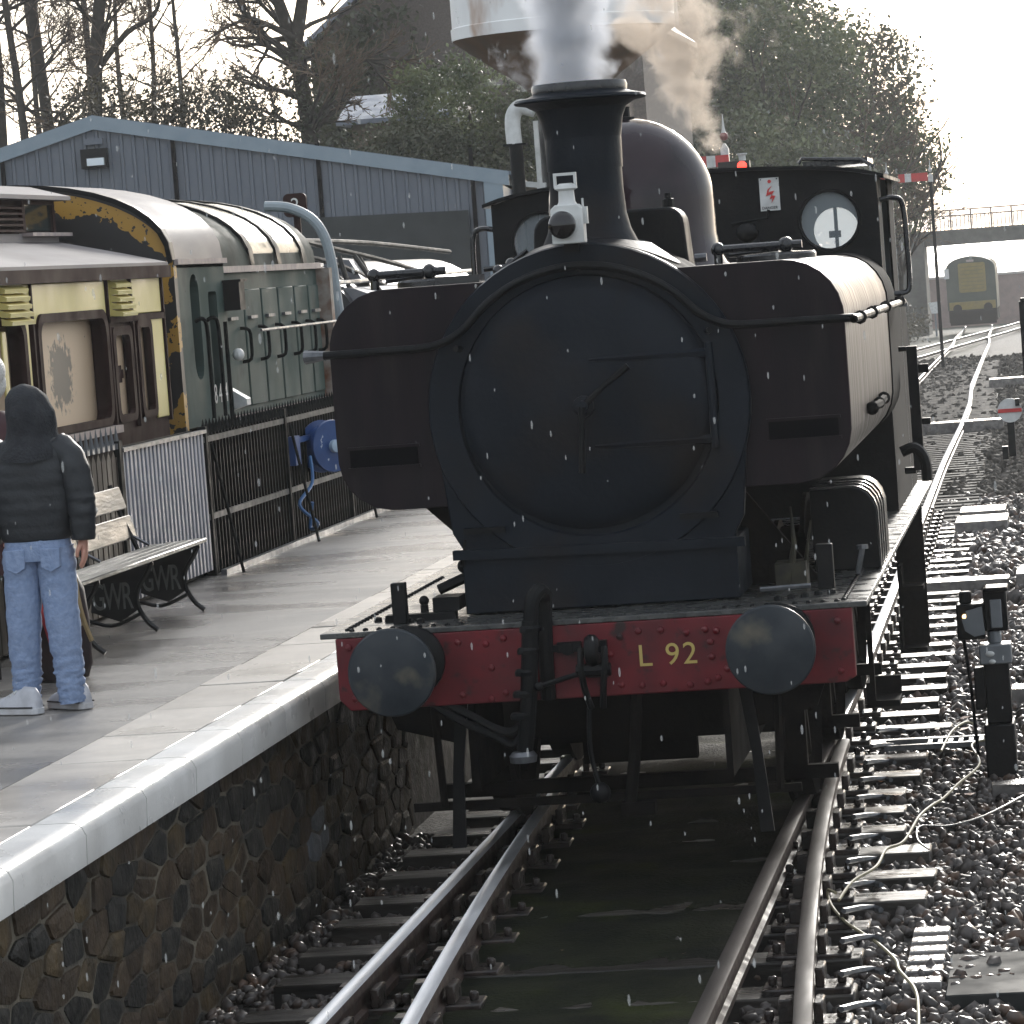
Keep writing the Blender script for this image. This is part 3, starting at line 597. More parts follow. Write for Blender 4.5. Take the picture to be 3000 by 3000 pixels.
# smokebox
ol = []
for k in range(41):
    t = R(-18+216*k/40); ol.append((.772*math.cos(t), 2.17+.772*math.sin(t)))
ol = ol+[(-.70,1.60),(-.655,1.52),(-.655,1.21),(.655,1.21),(.655,1.52),(.70,1.60)]
sb = P_(MB().prism(ol, .52, .60), 'smokebox', smokebox, .006)
MB().lathe([(.765,.58),(.765,1.75)], (0,0,2.17), (0,1,0), 48).build('barrel', soot, sb)
MB().lathe([(.615,.52),(.625,.50),(.765,.498),(.772,.52)], (0,0,2.17), (0,1,0), 56, cap=False).build('front_ring', smokebox, sb)
dp = [(.600,0),(.602,.018),(.590,.030)]+[(.59*math.cos(R(a)), .030+.085*math.sin(R(a))) for a in (12,25,40,55,70,82)]+[(.001,.115)]
sd_ = P_(MB().lathe(dp, (-.01,.522,2.185), (0,-1,0), 56), 'smokebox_door', smokebox)
hd = MB().lathe([(.055,.10),(.05,.14),(.03,.15),(.03,.20),(.001,.205)], (-.01,.522,2.17), (0,-1,0), 14)
hd.build('centre_boss', smokebox, sd_)
MB().tube([(-.01,.34,2.17),(.10,.335,2.262),(.222,.335,2.348)], [.018,.014,.018], 7).build('door_handle', black, sd_)
MB().tube([(-.01,.32,2.17),(-.018,.315,2.02),(-.028,.315,1.86)], [.018,.014,.018], 7).build('door_handle', black, sd_)
for z in (2.385,1.975): MB().tube([(.03,.412,z+.002),(.25,.425,z),(.45,.462,z-.002),(.585,.50,z-.004)], [.008,.018,.022,.024], 6).build('hinge_strap', smokebox, sd_)
MB().tube([(.592,.49,1.93),(.592,.49,2.43)], .020, 8).build('hinge_pin', smokebox, sd_)
sdl = P_(MB().box(-.66,.66,.50,1.6,1.21,1.495), 'saddle', smokebox, .008)
MB().prism([(-.70,1.475),(.70,1.455),(.70,1.50),(-.70,1.52)], .47, .53).build('saddle_flange', smokebox, sdl)
for x0, x1, z in ((-.64,-.44,1.595),(.40,.58,1.60)): P_(MB().box(x0,x1,.48,.53,z,z+.028), 'step_plate', black)
# frames and gear below
P_(MB().box(-.61,-.58,.05,8.6,.42,1.178).box(.58,.61,.05,8.6,.42,1.178).box(-.58,.58,.9,1.0,.55,1.178).box(-.58,.58,3.2,3.3,.45,1.178).box(-.58,.58,1.6,7.6,1.05,1.178), 'frame', soot)
P_(MB().box(-.55,.55,1.0,2.2,.62,.95), 'cylinder_block', soot)
P_(MB().box(-.56,.08,3.6,3.7,.06,1.1), 'blocking_plate', soot); P_(MB().box(.08,.56,3.6,3.7,.26,1.1), 'blocking_plate', soot)  # added plates hung low to block the lit sleepers beneath
P_(MB().box(-.57,.57,4.9,6.6,.19,1.05), 'ashpan', soot)  # ashpan deepened to keep the underside dark
for yv in (1.45,3.45,6.0):
    P_(MB().box(-1.0,1.0,yv,yv+.06,.20,.27), 'brake_beam', soot)
    for sgn in (-1,1): P_(MB().box(sgn*.80-.05,sgn*.80+.05,yv,yv+.08,.2,1.15), 'brake_hanger', soot)
P_(MB().box(-1.16,-.60,2.9,3.2,.5,1.18), 'side_tank', soot)
for sgn in (-1,1):
    P_(MB().prism([(sgn*.64,.84),(sgn*.70,.84),(sgn*.735,.5),(sgn*.765,.13),(sgn*.70,.13),(sgn*.685,.5)], .22, .25), 'guard_iron', black)
    P_(MB().prism([(sgn*.66,.90),(sgn*1.08,.90),(sgn*1.0,.70),(sgn*.72,.62)], .3, .34), 'bracket', soot)
wheel = MB().lathe([(.70,.0),(.705,.01),(.70,.10),(.735,.105),(.735,.13),(.62,.135),(.60,.03)], (0,0,.70), (1,0,0), 40, cap=False)
for k in range(12):
    a = 2*math.pi*k/12; wheel.obox((.07, .37*math.cos(a), .70+.37*math.sin(a)), (.025,0,0), (0,.25*math.cos(a),.25*math.sin(a)), (0,-.028*math.sin(a),.028*math.cos(a)))
wheel.lathe([(.14,.0),(.14,.14)], (0,0,.70), (1,0,0), 16)
wh = None
for yv in (2.35,4.55,7.05):
    for sgn in (-1,1):
        if wh is None: wh = P_(wheel, 'wheel', soot); o = wh
        else: o = part_copy(wh, (0,0,0), L0)
        o.location = (sgn*.83, yv, .006); o.rotation_euler.z = 0 if sgn < 0 else math.pi
    P_(MB().lathe([(.08,-.7),(.08,.7)], (0,yv,.706), (1,0,0), 12), 'axle', soot)
P_(MB().box(-.95,.9,.30,.33,.30,.34).tube([(-.8,.3,.32),(-.82,.3,.84)],.02,6).tube([(.8,.3,.32),(.82,.3,.84)],.02,6), 'brake_rod', soot)
P_(MB().tube([(.18,.1,.84),(.14,.2,.55),(.10,.2,.30)], .03, 7).box(.06,.22,.15,.25,.25,.31), 'drain_pipe', soot)
# pannier tanks
def tankprof(s):
    pts = [(.34,1.73),(.98,1.73)]+[(.98+.255*math.sin(R(a)), 1.99-.26*math.cos(R(a))) for a in (20,40,55,70,85)]+[(1.237,2.10),(1.237,2.50)]
    pts += [(.957+.28*math.cos(R(a)), 2.51+.28*math.sin(R(a))) for a in (8,22,36,50,64,78,90)]+[(.34,2.79)]
    return [(s*a, b_) for a, b_ in pts]
for s in (-1,1):
    tk = P_(MB().prism(tankprof(s), .575, 4.9), 'pannier_tank', tankside, .006, angle=25)
    MB().prism(tankprof(s), .556, .574).build('tank_front', tankm, tk, bevel=.004)
    MB().prism([(a*1.006, 2.26+(b_-2.26)*1.012) for a, b_ in tankprof(s)], 4.905, 5.85).build('tank_rear_band', M('matt black band', (.008,.008,.008), (.014,.013,.012), 8, .9, spec=.1), tk, angle=25)
    x0, x1 = sorted((s*.845, s*1.175))
    rc = MB().box(x0,x1,.548,.556,1.945,2.03); rc.build('recess_shade_box', darkgap, tk)  # proud dark box paints the shade of a step recess
    MB().box(x0-.012,x1+.012,.538,.556,2.03,2.045).box(x0-.012,x1+.012,.542,.556,1.93,1.945).build('recess_lip', tankm, tk)
    # filler lid with clamp bar
    cx_ = s*.86
    fl = MB().lathe([(.20,2.79),(.20,2.815),(.19,2.825),(.001,2.835)], (cx_,1.6,0), n=24); lid = fl.build('filler_lid', blackwet, tk)
    xa, xb = (-1.17,-.845) if s < 0 else (.575,.955)
    zc = 2.862
    MB().tube([(xa-.02,1.55,zc),(xb+.04,1.55,zc)], .021, 8).sphere((xa,1.55,zc), .036).sphere((xb-.04,1.55,zc), .04).tube([(xa,1.55,2.79),(xa,1.55,zc)], .022, 7).tube([(xb-.04,1.55,2.79),(xb-.04,1.55,zc)], .02, 7).tube([(xa+.05,1.60,2.83),(xb-.08,1.60,2.84)], .014, 6).build('clamp_bar', blackwet, tk)
    if s > 0: MB().tube([(1.255,2.1,2.0),(1.275,2.5,2.0),(1.262,3.4,2.0)], .022, 6).sphere((1.26,2.05,2.0), .035).sphere((1.265,2.7,2.0), .032).sphere((1.262,3.3,2.0), .035).build('lifting_bracket', MATS['matt black band'], tk)
P_(MB().box(-.82,-.60,1.3,1.5,2.79,2.83).tube([(-.60,1.5,2.85),(-.45,1.5,2.86),(-.38,1.5,2.90)],.014,6).sphere((-.46,1.5,2.87),.03).sphere((-.52,1.45,2.84),.03).tube([(-.56,1.4,2.80),(-.36,1.4,2.93)],.012,6), 'pipe_fitting', blackwet)
# boiler, chimney, dome, top feed
P_(MB().lathe([(.70,1.7),(.70,5.85)], (0,0,2.16), (0,1,0), 40), 'boiler', black)
prof = [(.43,2.8),(.36,2.85),(.295,2.885),(.24,2.935),(.205,3.0),(.187,3.08),(.180,3.2),(.180,3.32),(.186,3.44),(.200,3.54),(.222,3.595),(.270,3.622),(.318,3.630),(.325,3.638),(.316,3.650),(.255,3.664),(.232,3.672),(.228,3.712),(.222,3.718),(.200,3.716),(.190,3.6),(.185,3.3)]
mb = MB().lathe(prof, (0,1.06,0), n=48, cap=False)
for i in range(48*4):       # saddle the skirt on the smokebox barrel
    x, y, z = mb.v[i]; k = (1, .9, .68, .35)[i//48]; sz = 2.17+math.sqrt(max(0,.772**2-x*x)); mb.v[i] = (x, y, z*(1-k)+(sz+(.0,.02,.055,.0)[i//48])*k)
chim = P_(mb, 'chimney', smokebox)
MB().lathe([(.231,3.672),(.235,3.70),(.229,3.719),(.205,3.72),(.20,3.69)], (0,1.06,0), n=40, cap=False).build('chimney_cap', blackwet, chim)
dm = P_(MB().lathe([(.60,2.72),(.50,2.80),(.460,2.88),(.447,2.96),(.447,3.14)]+[(.447*math.cos(R(a)), 3.14+.462*math.sin(R(a))) for a in range(8,90,8)]+[(.001,3.602)], (.0,3.0,0), n=56), 'dome', M('polished dome', (.022,.013,.016), (.030,.019,.022), 3, .07, .16, bump=.02, bscale=12, c3=(.012,.010,.011), c3scale=2.5, c3thr=(.5,.7), spec=0.28))
MB().lathe([(.05,3.59),(.05,3.61),(.026,3.612),(.026,3.66),(.03,3.665)], (.0,3.0,0), n=8).build('dome_nut', black, dm)
tf = P_(MB().prism(rrect(-.385,.385,2.70,3.10,.09)[:12]+[(-.40,2.78),(-.46,2.72),(.46,2.72),(.40,2.78)], 1.85, 2.15), 'top_feed_cover', black, .015)
MB().lathe([(.03,3.1),(.03,3.14),(.018,3.145),(.018,3.17)], (.30,2.0,0), n=8).build('cover_nut', black, tf)
P_(MB().tube([(.42,1.95,2.83),(.48,1.95,2.83)], .022, 8), 'pipe_stub', steel)
# handrail over the smokebox
pts = [(-1.245,.44,2.496),(-.95,.44,2.497),(-.80,.44,2.498),(-.70,.44,2.508),(-.62,.44,2.536)]
for a in range(140, 39, -10): pts.append((.715*math.cos(R(a)), .44, 2.135+.70*math.sin(R(a))))
pts += [(.62,.44,2.536),(.70,.44,2.508),(.80,.44,2.50),(.95,.44,2.50),(1.20,.44,2.497),(1.262,.46,2.496),(1.295,.52,2.494),(1.30,.62,2.492),(1.30,5.7,2.478)]
hr = P_(MB().tube(smoothpath(pts,3), .020, 10), 'handrail', black)
for x in (-1.27,): MB().tube([(-1.34,.47,2.494),(-1.24,.45,2.496)], [.034,.022], 8).build('handrail_end', steel, hr)
for yv in (.75,1.9,3.4,5.2): MB().lathe([(.018,-.02),(.034,.0),(.018,.02)], (1.30,yv,2.49), (0,1,0), 8).tube([(1.237,yv,2.49),(1.30,yv,2.49)],.012,6).build('handrail_knob', MATS['matt black band'], hr)
for a in (150,90,30): MB().tube([(.70*math.cos(R(a)),.44,2.14+.69*math.sin(R(a))),(.68*math.cos(R(a)),.52,2.14+.68*math.sin(R(a)))], .016, 6).build('handrail_knob', black, hr)
P_(MB().box(-.055,.015,.47,.56,2.90,2.945).box(-.045,.005,.50,.512,2.93,3.0), 'lamp_iron', black)
# cab
def roofz(x): return 3.352-.072*(x/1.183)**2-.04*(x/1.183)**8
ol = [(-1.183,1.21),(1.183,1.21)]+[(1.183-2.366*k/24, roofz(1.183-2.366*k/24)) for k in range(25)]
cabf = P_(plate(ol, [circ(.883,3.0,.172), circ(-.883,3.0,.172)], 5.86, 5.875), 'cab_front', black, smooth=False)
for s in (-1,1):
    MB().lathe([(.170,0),(.170,.012),(.186,.014),(.192,0)], (s*.883,5.86,3.0), (0,-1,0), 32, cap=False).build('window_rim', black, cabf)
    MB().lathe([(.001,0),(.170,0),(.170,.004),(.001,.004)], (s*.883,5.868,3.0), (0,1,0), 28, cap=False).build('window_glass', glass, cabf)
cabin = M('pale cab interior', (.55,.62,.66), (.48,.54,.58), 3, .5)
P_(plate(ol, [circ(.80,2.95,.15), circ(-.80,2.95,.15)], 7.95, 7.965), 'cab_rear', cabin, smooth=False)
mist, nt, b = special('misted window glass'); nt.nodes.remove(b); tl_ = nt.nodes.new('ShaderNodeBsdfTranslucent'); tl_.inputs[0].default_value = (.62,.66,.68,1); tp_ = nt.nodes.new('ShaderNodeBsdfTransparent'); mx = nt.nodes.new('ShaderNodeMixShader'); mx.inputs[0].default_value = .35
nt.links.new(tp_.outputs[0], mx.inputs[1]); nt.links.new(tl_.outputs[0], mx.inputs[2]); nt.links.new(mx.outputs[0], nt.nodes['Material Output'].inputs[0])
for s in (-1,1):
    rw_ = P_(MB().lathe([(.001,0),(.149,0),(.149,.004),(.001,.004)], (s*.80,7.955,2.95), (0,1,0), 28, cap=False), 'rear_window', mist)
    MB().box(s*.80-.012,s*.80+.012,7.93,7.945,2.81,3.10).box(s*.80-.05,s*.80+.03,7.92,7.93,2.90,2.945).build('window_bar', black, rw_)
rf = MB(); n = 24
top = [(1.23-2.46*k/n, roofz((1.23-2.46*k/n)*.96)+.014) for k in range(n+1)]; bot = [(x, z-.022) for x, z in reversed(top)]
rf.prism(top+bot, 5.80, 8.15); P_(rf, 'cab_roof', black, angle=60)
P_(MB().box(.72,1.12,6.2,6.9,3.335,3.372).tube([(.70,6.15,3.36),(.72,6.15,3.39),(1.08,6.15,3.36),(1.16,6.15,3.31)],.012,6), 'roof_hatch', blackwet)
for s in (-1,1):
    P_(MB().box(min(s*1.183,s*1.17),max(s*1.183,s*1.17),5.876,6.30,1.21,3.26).box(min(s*1.183,s*1.17),max(s*1.183,s*1.17),6.30,7.2,1.21,2.12).box(min(s*1.183,s*1.17),max(s*1.183,s*1.17),7.2,8.8,1.21,2.45).box(min(s*1.183,s*1.17),max(s*1.183,s*1.17),7.3,7.95,2.45,3.26), 'cab_side', MATS['matt black band'])
    P_(MB().tube(smoothpath([(s*1.19,5.95,3.10),(s*1.27,5.97,3.11),(s*1.325,5.98,3.06),(s*1.335,5.98,2.8),(s*1.335,5.98,2.60),(s*1.31,5.97,2.53),(s*1.19,5.95,2.53)],4), .017, 8), 'cab_handrail', blackwet)
P_(MB().box(1.185,1.30,6.25,6.32,2.44,2.465), 'cab_ledge', steel)
P_(MB().box(-1.17,1.17,8.78,8.80,1.21,2.45), 'bunker_rear', black)
post = P_(MB().box(1.27,1.335,6.35,6.42,1.42,2.19).box(1.335,1.40,6.36,6.41,2.02,2.075).box(1.335,1.39,6.36,6.41,1.70,1.74).box(1.19,1.28,6.36,6.41,2.16,2.19).box(1.21,1.28,6.36,6.41,1.40,1.44), 'lamp_bracket_post', black, .006)
P_(MB().tube(smoothpath([(1.25,5.2,1.60),(1.33,5.2,1.62),(1.385,5.2,1.55),(1.39,5.2,1.42)],4),.032,8), 'injector_pipe', black)
esign = P_(MB().box(.472,.592,5.845,5.858,3.085,3.285), 'warning_sign', white)
MB().lathe([(.011,0),(.011,.004)], (.535,5.845,3.262), (0,-1,0), 12).prism([(.548,3.235),(.522,3.215),(.510,3.175),(.545,3.185),(.530,3.155),(.549,3.160),(.540,3.13),(.568,3.172),(.545,3.178),(.562,3.205),(.527,3.198),(.53,3.21)], 5.839, 5.844).build('lightning_flash', signred, esign, smooth=False)
MB().box(.480,.486,5.841,5.845,3.272,3.280).box(.576,.584,5.841,5.845,3.272,3.280).build('sign_screw', black, esign)
text_mb('DANGER', .024, Matrix.Translation((.480,5.843,3.095)) @ Matrix.Rotation(R(90),4,'X'), .0005).build('sign_lettering', black, esign, smooth=False)
P_(MB().tube([(.30,5.7,3.02),(.52,5.7,3.04),(.53,5.7,3.09)],.010,6).sphere((.40,5.6,2.96),(.07,.07,.06)).tube([(.40,5.6,2.7),(.40,5.6,2.95)],.03,8).tube([(.42,5.5,2.88),(.48,5.5,2.90)],.018,6), 'whistle', black)
P_(MB().sphere((-.885,5.4,2.90),(.052,.052,.05)).tube([(-.885,5.4,2.7),(-.885,5.4,2.9)],.03,8), 'valve_knob', black)
# toolbox with ribbed rounded lid and fittings on the plate
tb = [(.93,1.205),(1.262,1.205),(1.262,1.47)]+[(1.142+.12*math.cos(R(a)),1.48+.14*math.sin(R(a))) for a in (10,30,50,70,90)]+[(.93,1.62)]
for s in (1,):
    bx = P_(MB().prism([(s*a,b_) for a, b_ in tb], 1.75, 2.8), 'splasher_box', black, .008)
    for yv in (1.78,2.0,2.2,2.42): MB().prism([(s*(a+.006 if a > 1 else a),b_+(.008 if b_ > 1.3 else 0)) for a, b_ in tb], yv, yv+.05).build('lid_rib', blackwet, bx)
P_(MB().prism([(.62,1.21),(1.0,1.21),(.62,1.72)],1.2,1.25), 'tank_support', soot); P_(MB().prism([(-.62,1.21),(-.72,1.21),(-.74,1.5),(-.98,1.735),(-.62,1.735)],1.2,1.25), 'tank_support', soot)
P_(MB().box(-.98,-.91,.28,.34,1.204,1.40), 'lamp_stub', black, .006)
P_(MB().box(-1.04,-.70,.42,.50,1.204,1.235).box(-.82,-.69,.5,.7,1.235,1.30).tube([(-.86,.5,1.23),(-.86,.5,1.27)],.02,7).sphere((-.86,.5,1.29),.025).tube([(-.80,.6,1.33),(-.62,.6,1.40)],.026,7).sphere((-.66,.55,1.44),.035).tube([(-.655,.5,1.44),(-.64,.5,1.57)],.008,5), 'lubricator', black)
P_(MB().box(1.01,1.09,.75,.82,1.204,1.42), 'lamp_stub', black, .006)
P_(MB().tube([(.86,.9,1.21),(.90,.9,1.42),(.895,.9,1.60)],[.026,.014,.004],6).tube([(.93,1.0,1.25),(.98,1.0,1.52)],[.016,.004],6).box(.80,.95,.88,1.1,1.205,1.33), 'oil_fitting', M('oily brass', (.05,.043,.025), (.02,.018,.013), 16, .4, .6, spec=.3))
P_(MB().tube([(1.17,1.35,1.22),(1.20,1.35,1.34)],.015,6).lathe([(.03,0),(.03,.02)],(1.2,1.35,1.34),n=8), 'oil_cup', steel)
P_(MB().tube([(.76,.42,1.25),(1.0,.42,1.255)], .012, 6), 'rod', steel)
# steps hanging right of the frames
for (xa, xb, yv, za, zb) in ((1.18,1.34,1.2,.57,.69),(1.10,1.27,6.5,.27,.47),(1.12,1.27,6.5,.66,.82)):
    P_(MB().box(xa,xb,yv,yv+.30,za,za+.03).box(xa,xb,yv+.28,yv+.30,za,zb).box(xa,xa+.02,yv,yv+.28,za,zb), 'step', soot)
P_(MB().box(1.20,1.225,1.2,1.24,.6,1.18), 'step_hanger', soot); P_(MB().box(1.10,1.28,6.76,6.8,.3,1.18), 'step_hanger', soot)

# oil lamp on the smokebox
lampo = thing('oil_lamp', (-.022,.44,2.935), 'white oil lamp with dark bullseye standing on the smokebox before the chimney', 'lamp')
MB().prism([(-.098,2.94),(.054,2.94),(.054,3.105),(.03,3.125),(-.074,3.125),(-.098,3.105)], .38, .50).build('body', white, lampo, bevel=.006)
MB().lathe([(.05,3.12),(.040,3.14),(.037,3.19),(.055,3.20),(.052,3.215),(.03,3.225)], (-.022,.44,0), n=16).build('chimney', white, lampo)
MB().prism([(-.078,3.205),(-.066,3.205),(-.066,3.262),(.018,3.262),(.018,3.205),(.030,3.205),(.030,3.275),(-.078,3.275)], .425, .455).build('handle', white, lampo)
MB().lathe([(.066,0),(.066,.016),(.058,.018)], (-.036,.38,3.03), (0,-1,0), 24).build('lens_rim', white, lampo)
MB().sphere((-.042,.352,3.03), (.066,.055,.066), 20, 14).build('lens', lens, lampo)
MB().box(.054,.072,.42,.46,3.03,3.11).tube([(.052,.44,3.11),(.052,.44,3.15)],.006,5).build('side_clip', white, lampo)

# ------------------------------------------------------------------ carriage on the bay track
XC = -4.25
car = thing('railway_carriage', (-5.6,5,0), 'cream upper panelled railway carriage with clerestory roof and boarded windows', 'carriage')
wins = [(4.3,6.02,2.0,2.79),(6.29,8.13,2.0,2.79),(8.23,8.79,2.0,2.66),(8.95,9.40,2.0,2.70)]
ol = [(.0,1.0),(9.84,1.0),(9.84,3.05),(.0,3.05)]
sidep = plate(ol, [rrect(a+.04,b_-.04,c+.03,d-.04,.10 if b_-a > 1 else .05) for a, b_, c, d in wins], XC-.08, XC, 'YZ').build('side', maroon, car, smooth=False)
MB().box(-6.95,XC-.16,.0,9.82,1.0,3.05).build('body', maroon, car); MB().box(-6.8,-4.5,.0,12.1,.3,1.0).build('underframe', soot, car)
MB().box(-6.9,XC-.1,9.82,9.84,1.0,3.05).build('end_panel', maroon, car)
for i, (a, b_, c, d) in enumerate(wins):
    w = plate(rrect(a,b_,c,d,.14 if b_-a > 1 else .07), [rrect(a+.075,b_-.075,c+.05,d-.06,.10 if b_-a > 1 else .05)], XC, XC+.035, 'YZ').build('window_frame', maroon, car, smooth=False)
    dq = .085 if b_-a > 1 else .03
    MB().box(XC-dq-.03,XC-dq,a+.03,b_-.03,c+.03,d-.03).build('window_board', board if i == 1 else boardplain, w)
    if i < 2: MB().box(XC-.02,XC+.07,a+.05,b_+.05,c-.06,c-.01).build('window_sill', sillm, w)
    if i == 2: MB().box(XC-.029,XC-.022,a+.08,b_-.12,2.30,2.36).box(XC-.029,XC-.025,a+.12,b_-.16,2.27,2.39).build('printed_mark', maroon, w)
wb = [o for o in car.children if o.name.startswith('window_frame')]
BOARD_C.inputs[1].default_value = (0, 7.22-5.0, 2.37)
pan = [(.2,5.45,2.745,2.985),(6.06,8.16,2.745,2.985),(8.24,8.82,2.72,3.0),(8.90,9.80,2.74,3.0),(6.05,6.14,1.98,2.78),(9.46,9.80,1.98,2.70),(5.5,5.6,2.0,2.7)]
for a, b_, c, d in pan: MB().box(XC,XC+.016,a,b_,c,d).build('cream_panel', cream, car, bevel=.006, seg=1)
for i, (a, b_) in enumerate(((8.29,8.72),(5.45,6.0))):
    vt = MB().box(XC+.016,XC+.03,a,b_,2.74,2.99).build('ventilator', cream, car)
    for k in range(5): MB().prism([(XC+.03,2.98-.05*k),(XC+.075+.008*k,2.955-.05*k),(XC+.07+.008*k,2.93-.05*k),(XC+.03,2.935-.05*k)], a, b_, 'XZ').build('louvre', cream, vt)
for yv in (8.18,8.86,9.82,6.20): MB().box(XC,XC+.03,yv,yv+.035,1.95,3.02).build('moulding', maroon, car)
MB().box(XC,XC+.03,8.18,9.84,2.69,2.735).build('moulding', maroon, car)
rfc = [(-4.18,3.06),(-4.18,3.095),(-4.5,3.18),(-4.98,3.30),(-4.98,3.36),(-6.2,3.36),(-6.2,3.30),(-6.7,3.18),(-7.0,3.095),(-7.0,3.06)]
MB().prism(rfc, .0, 9.90).build('roof', roofwet, car, angle=40)
MB().box(-4.24,-4.165,.0,9.91,2.985,3.072).build('gutter', maroon, car)
cls = MB().box(-6.18,-5.02,.0,9.88,3.36,3.62).build('clerestory', maroon, car)
MB().prism([(-4.90,3.60),(-4.90,3.63),(-5.2,3.72),(-5.6,3.755),(-6.0,3.72),(-6.3,3.63),(-6.3,3.60)], .0, 10.02).build('clerestory_roof', roofwet, cls, angle=40)
MB().box(-5.02,-5.0,9.02,9.78,3.38,3.57).build('clerestory_window', darkglass, cls)
MB().box(-5.01,-4.98,8.95,9.02,3.37,3.60).box(-5.01,-4.98,9.78,9.84,3.37,3.60).box(-5.01,-4.98,9.02,9.78,3.57,3.60).build('window_post', maroon, cls)
MB().box(-5.0,-4.90,8.9,10.0,3.34,3.365).build('ledge', sillm, cls)
for k in range(5): MB().prism([(-5.0,3.56-.04*k),(-4.94,3.545-.04*k),(-4.94,3.53-.04*k),(-5.0,3.53-.04*k)], 7.9, 8.85, 'XZ').build('louvre', maroon, cls)

# ------------------------------------------------------------------ green diesel shunter
shn = thing('diesel_shunter', (-5.6,13,0), 'faded green diesel shunter with peeling yellow and black stripes numbered 08 444', 'shunter')
def arch(x0, x1, ze, zt, n=20):
    c = (x0+x1)/2; w = (x1-x0)/2; return [(c+w*math.cos(math.pi*k/n), ze+(zt-ze)*math.sin(math.pi*k/n)**.85) for k in range(n+1)]
A = arch(-6.95,-4.25,3.11,3.76)
cabo = MB().prism([(-4.25,1.6)]+A+[(-6.95,1.6)], 10.36, 10.46).build('cab_end', wasp, shn, smooth=False)
MB().prism(A+[(x*1+0, z-.02) for x, z in reversed([(-5.6+(a+5.6)*.975, b_-.01) for a, b_ in A])], 10.33, 10.36).build('cab_end_rim', black, shn, angle=60)
cs = plate([(10.46,1.85),(12.08,1.85),(12.08,3.11),(10.46,3.11)], [rrect(10.84,11.14,2.2,3.0,.14), rrect(11.45,11.75,2.05,2.86,.04)], -4.32, -4.25, 'YZ').build('cab_side', shgreen, shn, smooth=False)
MB().box(-4.40,-4.34,10.6,12.0,1.9,3.05).build('cab_dark', darkgap, shn)
MB().prism(A+[(-6.95,3.05),(-4.25,3.05)], 10.46, 12.08).build('cab_roof', roofwet, shn, angle=40)
MB().box(-4.30,-4.22,10.4,12.1,3.075,3.115).build('gutter', sillm, shn)
for yv in (10.95,11.35): MB().tube(smoothpath([(-4.25,yv,2.64),(-4.20,yv,2.66),(-4.18,yv+.06,2.60),(-4.18,yv+.08,2.3),(-4.18,yv+.08,1.9)],4), .016, 6).build('grab_rail', fenceiron, shn)
MB().tube([(-4.17,11.62,1.7),(-4.17,11.62,2.62)], .018, 6).build('grab_rail', fenceiron, shn)
text_mb('08 444', .21, Matrix(((0,0,1,-4.245),(1,0,0,11.28),(0,1,0,2.0),(0,0,0,1))), .001).build('number', white, shn, smooth=False)
MB().box(-4.25,-4.12,12.0,12.2,2.70,2.92).box(-4.25,-4.10,11.98,12.22,2.92,2.94).build('marker_box', black, shn)
H = arch(-6.9,-4.32,3.02,3.66)
hood = MB().prism([(-4.32,1.86)]+H+[(-6.9,1.86)], 12.08, 16.2).build('hood', [shgreen], shn, angle=40)
H2 = [(-5.6+(a+5.6)*1.006, b_+.012) for a, b_ in H]
MB().prism(H2+[(-6.9,3.05),(-4.32,3.05)], 12.09, 16.19).build('hood_roof', shgreen2, shn, angle=40)
H3 = [(-5.6+(a+5.6)*1.02, b_+.035) for a, b_ in H]
for yv in (12.10,13.35,14.45,15.55): MB().prism(H3[:13]+[(a,b_-.06) for a, b_ in reversed(H3[:13])], yv, yv+.16).build('roof_rib', black, shn, angle=40)
for yv in (13.55,14.65): MB().prism([(-5.6+(a+5.6)*1.012,b_+.022) for a, b_ in H][1:8]+[(a,b_-.05) for a, b_ in reversed(H[1:8])], yv, yv+.86).build('roof_panel', M('wet pale roof panel', (.36,.34,.27), (.28,.26,.20), 5, .12, .3), shn, angle=40)
MB().box(-4.33,-4.27,12.1,16.2,3.0,3.05).build('hood_gutter', sillm, shn)
for a, b_ in ((12.22,12.92),(12.98,13.62),(13.68,14.30),(14.36,15.0),(15.06,15.62),(15.68,16.12)):
    dr = MB().box(-4.325,-4.295,a,b_,1.92,2.86).build('hood_door', shgreen, shn, bevel=.008, seg=1)
    MB().tube(smoothpath([(-4.29,b_-.2,2.55),(-4.22,b_-.2,2.53),(-4.21,b_-.2,2.42),(-4.22,b_-.2,2.30),(-4.29,b_-.2,2.28)],3), .014, 6).build('door_handle', fenceiron, dr)
    MB().box(-4.295,-4.265,a+.08,a+.34,2.62,2.645).build('hinge', steel, dr)
MB().tube([(-4.18,13.0,2.52),(-4.18,16.3,2.52)], .012, 6).build('handrail', steel, shn)
MB().box(-4.32,-4.05,12.1,16.2,1.80,1.86).build('walkway', sillm, shn)
MB().prism([(-4.33,1.9),(-4.15,1.95),(-4.15,2.0),(-4.33,2.12)], 12.10, 12.25).sphere((-4.2,12.15,2.35),(.05,.07,.05)).build('hanging_lamp', white, shn)
MB().box(-4.34,-4.20,16.2,16.34,1.0,3.0).build('end_post', rustm, shn)
MB().box(-6.9,-4.45,12.1,30,.3,1.85).build('underframe', soot, shn)
